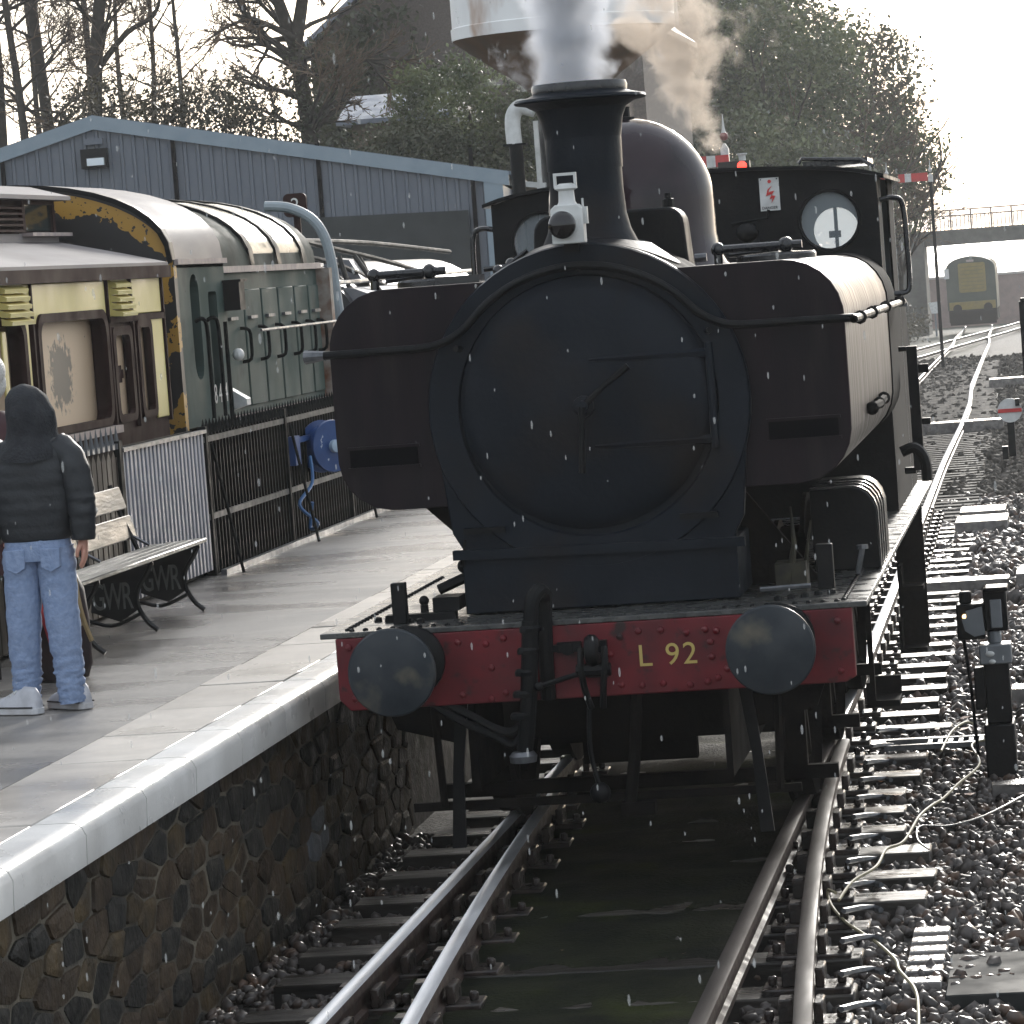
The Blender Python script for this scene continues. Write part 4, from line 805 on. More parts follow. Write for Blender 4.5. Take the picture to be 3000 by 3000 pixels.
# grey pipe hoop and the second steam engine behind the shunter
hoop = MB().tube(smoothpath([(-4.96,17.3,3.61),(-4.74,17.3,3.58),(-4.54,17.3,3.47),(-4.43,17.3,3.30),(-4.38,17.3,3.07),(-4.355,17.3,2.73),(-4.34,17.3,2.4),(-4.34,17.3,1.4)],6), .048, 10).build('pipe_hoop', greypipe); tag(hoop, 'pale grey pipe arching down behind the green shunter', 'pipe')
eng2 = thing('steam_engine', (-5.2,24,0), 'wet black steam engine with tangled pipes beyond the grey pipe hoop', 'steam locomotive')
MB().lathe([(.80,19.0),(.80,27.5)], (-5.25,0,2.28), (0,1,0), 40).build('boiler', M('wet boiler cladding', (.02,.02,.022), (.035,.035,.036), 3, .3, .5, spec=.35), eng2)
for yv in (19.6,21.6,24.2): MB().lathe([(.81,yv),(.82,yv+.03),(.81,yv+.08)], (-5.25,0,2.28), (0,1,0), 40, cap=False).build('boiler_band', black, eng2)
MB().tube([(-4.62,18.8,2.86),(-4.55,27,2.90)], .022, 6).build('handrail', steel, eng2)
for pp in ([(-5.0,18.9,3.30),(-4.85,20,3.20),(-4.62,21.4,3.06),(-4.45,23,2.9)], [(-4.95,18.8,3.15),(-4.75,19.8,3.02),(-4.55,21.5,2.75)], [(-5.1,19.5,3.30),(-4.85,22,3.25),(-4.5,25,3.12)], [(-4.70,19.4,3.12),(-4.55,19.4,2.5)], [(-4.72,20.6,3.1),(-4.50,20.6,2.6)], [(-4.66,20.0,3.12),(-4.40,20.0,2.7)]):
    MB().tube(smoothpath(pp,4), .026, 7).build('pipe', M('dull pipe', (.06,.055,.047), (.03,.03,.03), 8, .5, .7, spec=.2), eng2)
MB().box(-5.0,-4.45,18.6,27.5,1.15,1.3).build('running_plate', plate_wet, eng2)
MB().prism([(-4.95,2.2),(-4.36,2.2),(-4.36,2.72),(-4.55,2.80),(-4.95,2.84)], 19.2, 26).build('side_tank', M('wet grey casing', (.22,.22,.23), (.15,.15,.16), 3, .4, .55), eng2)
MB().prism([(-5.05,2.85),(-4.62,2.85),(-4.75,3.08),(-5.0,3.12)], 20.2, 20.9).build('sand_dome', M('wet grey casing', (.3,.3,.3)), eng2)
ns = thing('number_sign', (-4.45,17.8,PZ), 'dark maroon platform sign with a white 2 above the pipe hoop', 'sign')
MB().box(-4.80,-4.74,17.8,17.85,1.0,3.52).build('post', maroon, ns)
MB().prism(rrect(-4.88,-4.66,3.50,3.72,.05), 17.76, 17.79).build('board', maroon, ns)
text_mb('2', .17, Matrix.Translation((-4.81,17.755,3.56)) @ Matrix.Rotation(R(90),4,'X'), .001).build('numeral', white, ns, smooth=False)

# ------------------------------------------------------------------ fences along the platform
FX = -3.62
fen = thing('iron_fence', (FX,8,PZ), 'black spear topped iron railing fence along the back of the platform', 'fence')
pale = MB().box(-.011,.011,-.011,.011,0,.98).lathe([(.024,.97),(.018,1.0),(.001,1.07)], n=5)
pb = pale.build('pale', fenceiron, None, smooth=False); pb.parent = fen; fp = True; y = 8.16
while y < 33:
    loc = (0, y-8, 0)
    if fp: pb.location = loc; fp = False
    else: part_copy(pb, loc, fen)
    y += .105
for z in (.93,.40): MB().box(FX-.02,FX+.02,8.05,33,PZ+z-.02,PZ+z+.02).build('rail', M('wet fence rail', (.03,.034,.034), (.06,.063,.063), 14, .45, .65, spec=0.15), fen)
for yv in (8.12,10.83,13.32,16.0,18.7,21.4,24.1,26.8,29.5,32.2): MB().box(FX-.03,FX+.03,yv-.03,yv+.03,PZ,PZ+1.02).tube([(FX+.05,yv+.03,PZ+.9),(FX+.2,yv+.06,PZ)],.012,5).build('post', fenceiron, fen)
MB().box(FX+.06,FX+.10,8.1,33,PZ-.01,PZ+.035).build('kerb_strip', steel, fen)
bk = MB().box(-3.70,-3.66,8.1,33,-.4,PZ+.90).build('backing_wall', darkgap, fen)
gate = thing('slatted_gate', (FX,6.9,PZ), 'pale lilac slatted gate panel standing behind the wooden bench', 'gate')
n = 22
for i in range(n):
    yv = 5.78+(8.02-5.78)*i/(n-1); MB().box(FX-.015,FX+.02,yv-.026,yv+.026,PZ+.04,PZ+.975).build('slat', paled, gate, bevel=.004, seg=1)
MB().box(FX-.05,FX-.02,5.75,8.05,PZ+.15,PZ+.20).box(FX-.05,FX-.02,5.75,8.05,PZ+.85,PZ+.90).build('ledger', darkgap, gate)
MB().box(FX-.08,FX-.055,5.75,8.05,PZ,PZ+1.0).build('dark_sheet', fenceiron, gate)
MB().box(FX+.0,FX+.035,5.75,8.1,PZ+.975,PZ+1.0).build('top_rail', steel, gate)
wf = thing('board_fence', (FX,4.5,PZ), 'brown vertical board fence with pale pointed tops beside the lilac gate', 'fence')
y = .4; i = 0
while y < 5.70:
    MB().prism([(y,PZ+.02),(y+.10,PZ+.02),(y+.10,PZ+.94),(y+.05,PZ+1.0),(y,PZ+.94)], FX-.02, FX+.01, 'YZ').build('board', boardbrown, wf); y += .125
MB().box(FX-.06,FX-.02,.4,5.75,PZ+.8,PZ+.88).box(FX-.06,FX-.02,.4,5.75,PZ+.2,PZ+.28).box(FX-.10,FX-.07,.4,5.75,PZ,PZ+.95).build('ledger', fenceiron, wf)
spk = MB().box(-.012,.012,-.03,.03,0,.035).lathe([(.018,.03),(.012,.07),(.001,.15)], n=5)
sp0 = spk.build('spear_tip', greymetal, None); sp0.parent = wf; fp = True; y = .4
while y < 5.75:
    loc = (.01, y+.03-4.5, 1.0-.0)
    if fp: sp0.location = loc; fp = False
    else: part_copy(sp0, loc, wf)
    y += .125
MB().box(FX-.07,FX+.03,5.66,5.74,PZ,PZ+1.05).build('post', fenceiron, wf)
# hose reel
rl = thing('hose_reel', (FX+.1,11.9,1.60), 'round blue plastic hose reel hung on the iron fence', 'hose reel')
MB().lathe([(.20,-.10),(.205,-.08),(.16,-.075),(.15,.05),(.205,.055),(.20,.08)], (FX+.16,11.72,1.60), (.75,-.66,0), 32).build('drum', bluepl, rl)
MB().lathe([(.05,.08),(.05,.12),(.02,.13)], (FX+.16,11.72,1.60), (.75,-.66,0), 12).build('hub', M('pale blue plastic', (.35,.45,.55), rough=.4), rl)
MB().box(FX-.02,FX+.06,10.95,11.15,1.50,1.72).box(FX,FX+.04,11.1,11.9,1.66,1.70).build('bracket', bluepl, rl)
MB().tube(smoothpath([(FX+.1,11.3,1.55),(FX+.12,11.2,1.35),(FX+.05,11.0,1.2),(FX+.16,11.1,1.05),(FX+.06,11.3,1.0),(FX+.1,11.25,1.2)],6), .014, 6).build('hose', bluehose, rl)

# ------------------------------------------------------------------ bench
bn = thing('platform_bench', (-3.2,4,PZ), 'weathered grey wooden bench with cast iron GWR ends on the platform', 'bench')
Y0, Y1 = 2.35, 5.36
tilt = .10
for (xa, za, xb, zb) in ((-3.46,1.385,-3.495,1.525),(-3.51,1.565,-3.55,1.70)):
    d = Vector((xb-xa,0,zb-za)); nrm = Vector((d.z,0,-d.x)).normalized()*.014
    MB().obox(((xa+xb)/2,(Y0+Y1)/2,(za+zb)/2), d/2, (0,(Y1-Y0)/2,0), nrm).build('back_slat', benchwood, bn, bevel=.006, seg=1)
for i, x in enumerate((-3.06,-3.15,-3.24,-3.33)): MB().box(x-.038,x+.038,Y0-.04,Y1+.04,1.325-.006*i,1.352-.006*i).build('seat_slat', benchwood, bn, bevel=.006, seg=1)
for yv in (2.75,4.0,5.22):
    fr = MB()
    fr.tube(smoothpath([(-3.04,yv,1.32),(-3.07,yv,1.26),(-3.13,yv,1.17),(-3.14,yv,1.08),(-3.09,yv,.98),(-3.03,yv,.925)],5), .016, 6)
    fr.tube(smoothpath([(-3.56,yv,1.72),(-3.50,yv,1.52),(-3.42,yv,1.33),(-3.40,yv,1.22),(-3.44,yv,1.08),(-3.52,yv,.925)],5), .016, 6)
    fr.tube([(-3.03,yv,1.315),(-3.42,yv,1.30)], .014, 6).tube(smoothpath([(-3.48,yv,1.02),(-3.3,yv,.965),(-3.12,yv,1.03)],4), .012, 6)
    f0 = fr.build('bench_end', castblack, bn)
    MB().prism([(-3.40,1.29),(-3.06,1.30),(-3.13,1.17),(-3.14,1.05),(-3.25,.985),(-3.42,1.05),(-3.40,1.2)], yv+.005, yv+.012).build('end_plate', castblack, f0, smooth=False)
    text_mb('GWR', .165, Matrix.Translation((-3.41,yv+.0,1.06)) @ Matrix.Rotation(R(90),4,'X') @ Matrix.Diagonal((.66,1.35,1,1)), .005, .86).build('lettering', castletter, f0, smooth=False)
    MB().tube([(-3.34,yv,1.34),(-3.44,yv,1.40)], .010, 5).build('arm_stay', steel, f0)

# ------------------------------------------------------------------ people
def ell(c, rx, ry, n=20, rot=0, wob=0, seed=0, tilt=(0,0)):
    o = []
    for k in range(n):
        t = 2*math.pi*k/n; x = rx*math.cos(t); y = ry*math.sin(t)
        if wob: w = 1+wob*mnoise.noise(Vector((math.cos(t)*1.7+seed, math.sin(t)*1.7, c[2]*9+seed))); x *= w; y *= w
        xr = x*math.cos(rot)-y*math.sin(rot); yr = x*math.sin(rot)+y*math.cos(rot)
        o.append((c[0]+xr, c[1]+yr, c[2]+tilt[0]*xr+tilt[1]*yr))
    return o
def limb(path, radii, per=5, wob=.0, n=14, seed=0, ycomp=1.0, puff=0, fold=0, crease=0):
    P = smoothpath(path, per); m = len(P); rr = []
    for i in range(m):
        t = i/(m-1)*(len(radii)-1); k = min(int(t), len(radii)-2); rr.append(radii[k]+(radii[k+1]-radii[k])*(t-k))
    rings = []; ref = Vector((1,0,0))
    for i, p in enumerate(P):
        d = (P[min(i+1,m-1)]-P[max(i-1,0)]).normalized(); a = (ref-d*ref.dot(d)).normalized(); q = d.cross(a); ring_ = []
        for k in range(n):
            t = 2*math.pi*k/n; r = rr[i]
            if wob: r *= 1+wob*mnoise.noise(Vector((math.cos(t)*1.5+seed*3, math.sin(t)*1.5, i*.55+seed)))
            if puff: r *= 1+puff*abs(math.sin(i*math.pi/per*1.0))
            if crease: w2 = .25+.75*sstep(.35,.6,i/m); r *= 1+crease*w2*(mnoise.noise(Vector((math.cos(t)*1.1+seed*5, math.sin(t)*1.1, i*.62)))+.6*mnoise.noise(Vector((math.cos(t)*2.2, math.sin(t)*2.2+seed, i*1.15))))
            if fold: r *= 1+fold*math.sin(i*1.5+1.3*math.sin(t+seed)+seed)
            ring_.append(p+(a*math.cos(t)+q*math.sin(t)*ycomp)*r)
        rings.append(ring_)
    return rings
def skinbody(name, verts, edges, radii, mat, parent, root=0):
    me = bpy.data.meshes.new(name); off = wloc(parent); me.from_pydata([tuple(Vector(v)-off) for v in verts], edges, []); me.materials.append(mat)
    o = bpy.data.objects.new(name, me); COL.objects.link(o); o.parent = parent
    sk = o.modifiers.new('skin', 'SKIN'); sk.use_smooth_shade = True
    for i, r in enumerate(radii): me.skin_vertices[0].data[i].radius = (r, r); me.skin_vertices[0].data[i].use_root = i == root
    ss = o.modifiers.new('sub', 'SUBSURF'); ss.levels = ss.render_levels = 2
    return o
def hand(mb_v, mb_e, mb_r, w, wi, side, down=Vector((0,0,-1))):
    """five skinned finger chains rooted in a palm below wrist index wi"""
    pv = Vector(w)+down*.045; pi = len(mb_v); mb_v.append(pv); mb_e.append((wi, pi)); mb_r.append(.026)
    for k, (dy, ln_) in enumerate(((-.027,.060),(-.009,.070),(.009,.066),(.027,.052))):
        b_ = pv+Vector((side*.002, dy, -.032)); m1 = b_+Vector((-side*.006, dy*.1, -ln_*.55)); m2 = b_+Vector((-side*.022, dy*.1, -ln_))
        i0 = len(mb_v); mb_v.extend([b_, m1, m2]); mb_e.extend([(pi, i0),(i0, i0+1),(i0+1, i0+2)]); mb_r.extend([.0105,.0085,.0075])
    b_ = pv+Vector((-side*.010,-.034,.012)); i0 = len(mb_v); mb_v.extend([b_, b_+Vector((-side*.012,-.012,-.032)), b_+Vector((-side*.016,-.010,-.06))])
    mb_e.extend([(pi, i0),(i0, i0+1),(i0+1, i0+2)]); mb_r.extend([.012,.0095,.008])
px, py = -2.60, .0
pe = thing('person', (px,py,PZ), 'person in black hooded puffer jacket, blue jeans and white trainers, seen from behind', 'person')
v = [(px,py,1.74),(px-.0,py,1.95),(px,py+.01,2.18),(px,py+.02,2.30),(px,py+.03,2.40)]
e = [(0,1),(1,2),(2,3),(3,4)]; r_ = [.085,.11,.10,.045,.085]
for sgn in (-1,1):
    i0 = len(v); hx = px+sgn*.085; v += [(hx,py,1.68),(hx+sgn*.0,py-.01,1.32),(hx+sgn*.01,py+.0,1.0),(hx-.05*1,py+.10,.955)]; r_ += [.060,.05,.04,.03]; e += [(0,i0),(i0,i0+1),(i0+1,i0+2),(i0+2,i0+3)]
    i0 = len(v); v += [(px+sgn*.15,py,2.10),(px+sgn*.215,py,1.94),(px+sgn*.225,py-.01,1.735)]; r_ += [.035,.035,.026]; e += [(1,i0),(i0,i0+1),(i0+1,i0+2)]
    hand(v, e, r_, v[i0+2], i0+2, sgn)
body = skinbody('body', v, e, r_, skin, pe)
# jacket torso: quilted rings
rings = []
zs = np.linspace(1.735, 2.225, 42)
for i, z in enumerate(zs):
    t = (z-1.735)/(2.225-1.735); rx = np.interp(t,[0,.08,.3,.6,.85,.95,1],[.165,.178,.190,.200,.190,.155,.10]); ry = np.interp(t,[0,.3,.6,.85,1],[.125,.14,.145,.13,.10])
    q = 1+.022*abs(math.sin(t*math.pi*8.0))-.01
    rings.append(ell((px,py+.005,z), rx*q, ry*q, 28, 0, .05, 2.0))
jk = MB().loft(rings)
for sgn in (-1,1):
    jk.loft(limb([(px+sgn*.115,py+.005,2.185),(px+sgn*.185,py,2.10),(px+sgn*.222,py-.01,1.95),(px+sgn*.232,py-.02,1.84),(px+sgn*.228,py-.02,1.725)], [.07,.080,.074,.066,.054], 8, .06, 20, 4+sgn, 1.1, 0, .025, .10))
jk.build('jacket', puffer, pe, angle=80)
hdm = []
for i, z in enumerate(np.linspace(2.14, 2.475, 26)):
    t = (z-2.14)/.335; rr = np.interp(t,[0,.12,.3,.6,.82,.95,1],[.152,.140,.117,.117,.099,.058,.012]); hdm.append(ell((px+.012*math.sin(t*4),py+.015-.02*t,z), rr, rr*1.12, 30, 0, .16, 5.0, (0,.18*(1-t))))
MB().loft(hdm).build('hood', hoodm, pe, angle=80)
jn = MB()
hipr = [ell((px,py,z), rx, ry, 24, 0, .02, 1.0) for z, rx, ry in ((1.64,.158,.115),(1.68,.164,.12),(1.74,.160,.115),(1.775,.150,.105))]
jn.loft(hipr)
for sgn, kx in ((-1,-.015),(1,.01)):
    jn.loft(limb([(px+sgn*.078,py,1.70),(px+sgn*.083,py,1.56),(px+sgn*.088+kx*.4,py-.01,1.36),(px+sgn*.090+kx,py-.0,1.16),(px+sgn*.093+kx,py,1.05),(px+sgn*.098+kx,py,.955)], [.092,.092,.084,.077,.071,.066,.062], 11, .08, 26, 8+sgn, 1.1, 0, .008, .15))
jn_ = jn.build('jeans', denim, pe, angle=80)
for sgn in (-1,1): MB().prism([(px+sgn*.085-.048,1.70),(px+sgn*.085+.048,1.70),(px+sgn*.085+.046,1.61),(px+sgn*.085,1.585),(px+sgn*.085-.046,1.61)], py-.122, py-.085).build('back_pocket', denim, jn_, bevel=.004)
MB().loft([ell((px,py,z), .1585, .1135, 24) for z in (1.725,1.757)], cap=False).build('waistband', denim, jn_)
for sgn, ax, dyf in ((-1,px-.115,-.06),(1,px+.105,.06)):
    ang = R(150) if sgn < 0 else R(135)     # toes point away and left
    dirv = Vector((math.cos(ang)*1.0, math.sin(ang)*.8, 0)).normalized(); sd2 = Vector((-dirv.y, dirv.x, 0)); cen = Vector((ax, py+dyf, PZ))
    rg = []
    for t, w, h in ((-.095,.028,.075),(-.075,.040,.105),(-.02,.046,.112),(.04,.048,.088),(.10,.050,.062),(.15,.046,.048),(.185,.026,.034)):
        c = cen+dirv*t; rg.append([c+sd2*(w*math.cos(a))+Vector((0,0,.022+max(0,math.sin(a))*h-.0)) for a in [2*math.pi*k/14 for k in range(14)]])
    sh_ = MB().loft(rg).build('trainer', trainer, pe, angle=60)
    rg2 = []
    for t, w in ((-.102,.026),(-.08,.044),(0,.050),(.10,.054),(.16,.048),(.195,.024)):
        c = cen+dirv*t; rg2.append([c+sd2*w+Vector((0,0,.0)), c+sd2*w+Vector((0,0,.03)), c-sd2*w+Vector((0,0,.03)), c-sd2*w])
    MB().loft(rg2).build('sole', sole_m, sh_, bevel=.004)
    for q_ in (.03,.055,.08): c3_ = cen+dirv*q_+Vector((0,0,.128-.55*q_)); MB().tube([c3_-sd2*.032-Vector((0,0,.012)), c3_+Vector((0,0,.006)), c3_+sd2*.032-Vector((0,0,.012))], .005, 5).build('lace', white, sh_)
    MB().tube([cen+dirv*t_+sd2*w_+Vector((0,0,.034)) for t_, w_ in ((-.085,.043),(0,.051),(.10,.053),(.165,.045))], .004, 5).tube([cen+dirv*t_-sd2*w_+Vector((0,0,.034)) for t_, w_ in ((-.085,.043),(0,.051),(.10,.053),(.165,.045))], .004, 5).build('welt', darkcloth, sh_)
# second person, mostly beyond the left edge
qx, qy = -3.068, .95
p2 = thing('person', (qx,qy,PZ), 'white haired person in dark red coat cut off by the left edge', 'person')
v = [(qx,qy,1.80),(qx,qy,2.05),(qx,qy,2.22),(qx,qy,2.40),(qx,qy,2.50)]; e = [(0,1),(1,2),(2,3),(3,4)]; r_ = [.13,.13,.09,.05,.09]
for sgn in (-1,1):
    i0 = len(v); v += [(qx+sgn*.09,qy,1.72),(qx+sgn*.10,qy,1.35),(qx+sgn*.10,qy,1.0),(qx+sgn*.10,qy-.12,.955)]; r_ += [.09,.065,.045,.03]; e += [(0,i0),(i0,i0+1),(i0+1,i0+2),(i0+2,i0+3)]
    i0 = len(v); v += [(qx+sgn*.13,qy,2.14),(qx+sgn*.14,qy,2.0),(qx+sgn*.10,qy-.14,1.80)]; r_ += [.04,.04,.028]; e += [(1,i0),(i0,i0+1),(i0+1,i0+2)]
    hand(v, e, r_, v[i0+2], i0+2, sgn)
skinbody('body', v, e, r_, skin, p2)
MB().loft([ell((qx,qy,z), rx, ry, 22, 0, .05, 3.) for z, rx, ry in ((1.52,.18,.15),(1.7,.19,.15),(1.9,.18,.14),(2.1,.20,.15),(2.26,.18,.12),(2.33,.09,.08))]).build('coat', coatred, p2, angle=80)
tr = MB()
for sgn in (-1,1): tr.loft(limb([(qx+sgn*.09,qy,1.72),(qx+sgn*.10,qy,1.35),(qx+sgn*.10,qy,.99)], [.09,.075,.06], 6, .08, 16, sgn+3, 1, 0, .03))
tr.build('trousers', darkcloth, p2, angle=80)
MB().sphere((qx,qy+.02,2.53), (.105,.12,.10), 18, 12).sphere((qx,qy+.05,2.47), (.10,.085,.10), 14, 9).build('hair', hairwhite, p2)
for sgn in (-1,1):
    MB().sphere((qx+sgn*.10,qy-.07,.955), (.05,.15,.045), 14, 8).build('shoe', black, p2)
    for k in range(3): MB().tube([(qx+sgn*.10-.03,qy-.10-.03*k,.99),(qx+sgn*.10+.03,qy-.11-.03*k,.992)], .006, 5).build('shoe_lace', white, p2)
bag = thing('rucksack', (-2.93,1.5,PZ), 'dark maroon rucksack with red and tan straps beside the hooded person', 'bag')
MB().loft([ell((-2.94,1.5,z), rx, .13, 18, 0, .12, 6.) for z, rx in ((.925,.14),(1.0,.17),(1.2,.17),(1.38,.15),(1.50,.09))]).build('body', M('rucksack cloth', (.035,.012,.014), (.016,.014,.015), 5, .6, .8, bump=.3), bag, angle=80)
MB().tube(smoothpath([(-3.03,1.34,1.45),(-2.99,1.32,1.34),(-2.955,1.33,1.22),(-2.94,1.36,1.12)],4), [.022]*13, 6).build('red_strap', redstrap, bag)
MB().tube(smoothpath([(-2.80,1.38,1.44),(-2.785,1.36,1.32),(-2.765,1.36,1.22),(-2.74,1.38,1.12)],4), [.014]*13, 6).tube(smoothpath([(-2.80,1.38,1.34),(-2.80,1.36,1.26),(-2.785,1.36,1.2)],4), .012, 6).build('tan_strap', tanm, bag)

# ------------------------------------------------------------------ ground signals at right
gs = thing('ground_signal', (1.74,4.1,-.12), 'black ground position signal seen from behind with an amber glint', 'ground signal')
MB().box(1.66,1.83,4.0,4.3,-.2,.10).box(1.68,1.82,4.05,4.2,.10,.52).box(1.62,1.68,4.05,4.15,.18,.42).build('stand', black, gs, bevel=.01)
MB().box(1.66,1.84,4.0,4.2,.44,.55).tube([(1.75,4.1,.55),(1.75,4.1,.62)],.04,8).build('neck', greymetal, gs, bevel=.008)
MB().box(1.545,1.70,4.05,4.25,.58,.78).tube([(1.60,4.12,.78),(1.60,4.12,.85)],.036,10).build('lamp_case', black, gs, bevel=.01)
MB().prism([(1.575,.70),(1.60,.72),(1.60,.745),(1.69,.765),(1.70,.61),(1.64,.60),(1.59,.635)], 4.02, 4.045).build('back_shield', greymetal, gs)
MB().sphere((1.592,4.03,.715), .014).build('amber_lens', amber, gs)
MB().box(1.70,1.83,4.05,4.22,.62,.86).box(1.71,1.84,4.0,4.25,.845,.87).build('lamp_head', black, gs, bevel=.01)
MB().box(1.735,1.80,4.03,4.05,.64,.80).build('lamp_side', greymetal, gs, bevel=.006)
MB().tube([(1.575,4.1,.60),(1.60,4.1,.3),(1.615,4.1,-.1)], .010, 6).build('wire_tube', black, gs)
MB().sphere((1.72,4.0,.50), (.026,.01,.016)).sphere((1.73,4.0,.455), (.02,.01,.014)).build('painted_glint', white, gs)  # white beads paint small glints on the signal neck
dg = thing('shunting_disc', (1.36,37,zg(37)), 'white shunting disc with a red stripe on a short black stand', 'signal disc')
MB().lathe([(.17,0),(.17,.02)], (1.36,37,.40), (0,-1,0), 32).build('disc', white, dg)
MB().box(1.195,1.525,36.968,36.977,.372,.425).build('red_stripe', signred, dg)
MB().box(1.31,1.41,37.02,37.2,-.25,.5).box(1.22,1.30,36.95,37.1,-.28,-.1).box(1.44,1.50,36.9,37.0,.46,.56).build('stand', black, dg)
sp = thing('signal_post', (1.70,33,zg(33)), 'black post at the right edge before the white disc', 'post')
MB().box(1.635,1.76,33,33.15,-.2,1.98).build('post', black, sp); MB().box(1.655,1.80,32.95,33.2,1.98,2.02).build('cap', black, sp)
MB().box(1.66,1.85,32.9,33.25,-.25,-.1).build('foot', black, sp)

# ------------------------------------------------------------------ water tower and stove pipe
wt = thing('water_tower', (-2.79,23,PZ), 'white rust stained cylindrical water tank on a black pillar', 'water tower')
MB().lathe([(1.185,5.30),(1.19,5.42),(1.175,5.43),(1.175,6.6),(1.19,6.62),(1.19,6.7),(1.16,6.7)], (-2.79,23,0), n=56).build('tank', tankwhite, wt)
MB().lathe([(.42,4.72),(.5,4.80),(1.0,5.16),(1.18,5.298)], (-2.79,23,0), n=48).build('cone', tankunder, wt)
MB().lathe([(.44,.93),(.36,1.05),(.34,4.7),(.43,4.74)], (-2.79,23,0), n=28).build('pillar', black, wt)
MB().tube([(-1.585,22.95,5.28),(-1.585,22.95,6.7)], .02, 6).build('down_pipe', white, wt)
for a in range(0,360,30): MB().box(-.02,.02,-.02,.02,0,0.02)
fdv = thing('stove_chimney', (-3.27,22.2,PZ), 'black stove pipe with a white bent cowl left of the engine chimney', 'pipe')
MB().tube([(-3.25,22.2,.93),(-3.28,22.2,4.17)], .072, 14).build('flue', black, fdv)
MB().tube(smoothpath([(-3.29,22.2,4.16),(-3.295,22.2,4.36),(-3.27,22.2,4.48),(-3.19,22.2,4.54),(-3.05,22.2,4.5)],5), .083, 14).build('cowl', white, fdv)
MB().box(-3.4,-3.16,22.12,22.28,4.145,4.165).build('collar', black, fdv)
ws = thing('white_post', (-3.06,22.6,PZ), 'slim white post close behind the engine chimney', 'post')
MB().box(-3.135,-3.085,22.6,22.65,.92,4.4).build('post', white, ws); MB().box(-3.14,-3.05,22.58,22.67,3.62,3.75).build('bracket', white, ws)

# ------------------------------------------------------------------ shed with blue cladding
sa = R(-6); so_ = Vector((-13.47,45,0)); sr = Vector((math.cos(sa),-math.sin(sa),0)); sb_ = Vector((math.sin(sa),math.cos(sa),0))
def SP(s, z, d=0): return so_+sr*s+sb_*d+Vector((0,0,z))
shd = thing('metal_shed', (-13.47,45,-.5), 'slate blue metal clad shed with pale flashing along its shallow gable', 'shed')
def sprism(poly, d0, d1):
    n = len(poly); mb = MB(); return mb.add([SP(a,b_,d0) for a, b_ in poly]+[SP(a,b_,d1) for a, b_ in poly], [tuple(range(n)), tuple(range(2*n-1,n-1,-1))]+[(i,i+n,(i+1)%n+n,(i+1)%n) for i in range(n)])
def rz(s): return 5.92-(.211 if s > 0 else .27)*abs(s)
edges_ = [-6.2,-4.4,-1.55,1.30,3.68,6.2,6.67]
for a, b_ in zip(edges_, edges_[1:]):
    a2, b2 = a+.015, b_-.015
    # ribbed sheet
    mbs = MB(); k = int((b2-a2)/.20); top_, bot_ = [], []
    xs_ = []
    for i in range(k):
        x = a2+(b2-a2)*i/k; w = (b2-a2)/k; xs_ += [(x,0),(x+w*.62,0),(x+w*.70,.03),(x+w*.92,.03)]
    xs_.append((b2,0))
    vv = []
    for (x, d) in xs_: vv += [SP(x,-.6,-.0-d), SP(x,rz(x)-.01,-.0-d)]
    mbs.add(vv, [(2*i,2*i+2,2*i+3,2*i+1) for i in range(len(xs_)-1)]); mbs.build('cladding_sheet', shedm, shd, smooth=False)
for s in edges_[1:-1]: MB().obox(SP(s,2.4,-.05), sr*.035, sb_*.03, (0,0,2.9+(rz(s)-5.3)*.5)).build('down_strip', darkgap, shd)
for sg in (-1,1):
    sprism([(0,5.95),(sg*6.8,.03+rz(sg*6.8)),(sg*6.8,rz(sg*6.8)-.2),(0,5.72)], -.10, -.04).build('flashing', shedtrim, shd)
    sprism([(0,5.96),(sg*6.85,.04+rz(sg*6.85)),(sg*6.85,rz(sg*6.85)-.02),(0,5.90)], -.05, 22).build('roof', M('shed roof sheet', (.09,.11,.14), (.11,.13,.155), 2, .3, .45), shd)
sprism([(6.38,4.52),(6.69,4.46),(6.69,-.6),(6.38,-.6)], -.09, -.045).build('corner_trim', shedtrim, shd)
MB().obox(SP(6.66,1.9,11), sr*.03, sb_*11, (0,0,2.4)).build('side_wall', shedm, shd)
sprism([(3.3,4.0),(6.1,3.93),(6.1,-.6),(3.3,-.6)], -.14, -.07).build('doorway_shade', shedshade, shd)  # flat dark panel paints the unlit inside of the doorway
fl_ = thing('floodlight', tuple(SP(.0,5.2,-.1)), 'white faced floodlight on the shed gable under the apex', 'lamp')
MB().obox(SP(0,5.24,-.12), sr*.22, sb_*.10, (0,0,.16)).build('housing', black, fl_)
MB().obox(SP(.03,5.18,-.26), sr*.14, sb_*.05, (0,0,.06)).build('lens', M('floodlight glass', (.7,.75,.78), rough=.3), fl_)
MB().obox(SP(.0,5.52,-.1), sr*.15, sb_*.05, (0,0,.05)).build('bracket', shedm, fl_)
stb = thing('stone_hut', (-6.8,50,-.5), 'small rubble stone building with white bargeboard behind the blue shed corner', 'building')
MB().box(-7.62,-5.4,50,54,-.5,4.35).build('wall', sandst, stb); MB().prism([(-7.75,4.55),(-6.2,4.30),(-5.2,4.15),(-5.2,4.05),(-7.75,4.45)],49.85,54).build('roof', white, stb); MB().box(-7.70,-7.6,49.9,49.99,3.4,4.4).build('pipe', white, stb)
MB().box(-7.1,-6.3,49.93,49.99,3.60,3.70).build('ledge', white, stb)

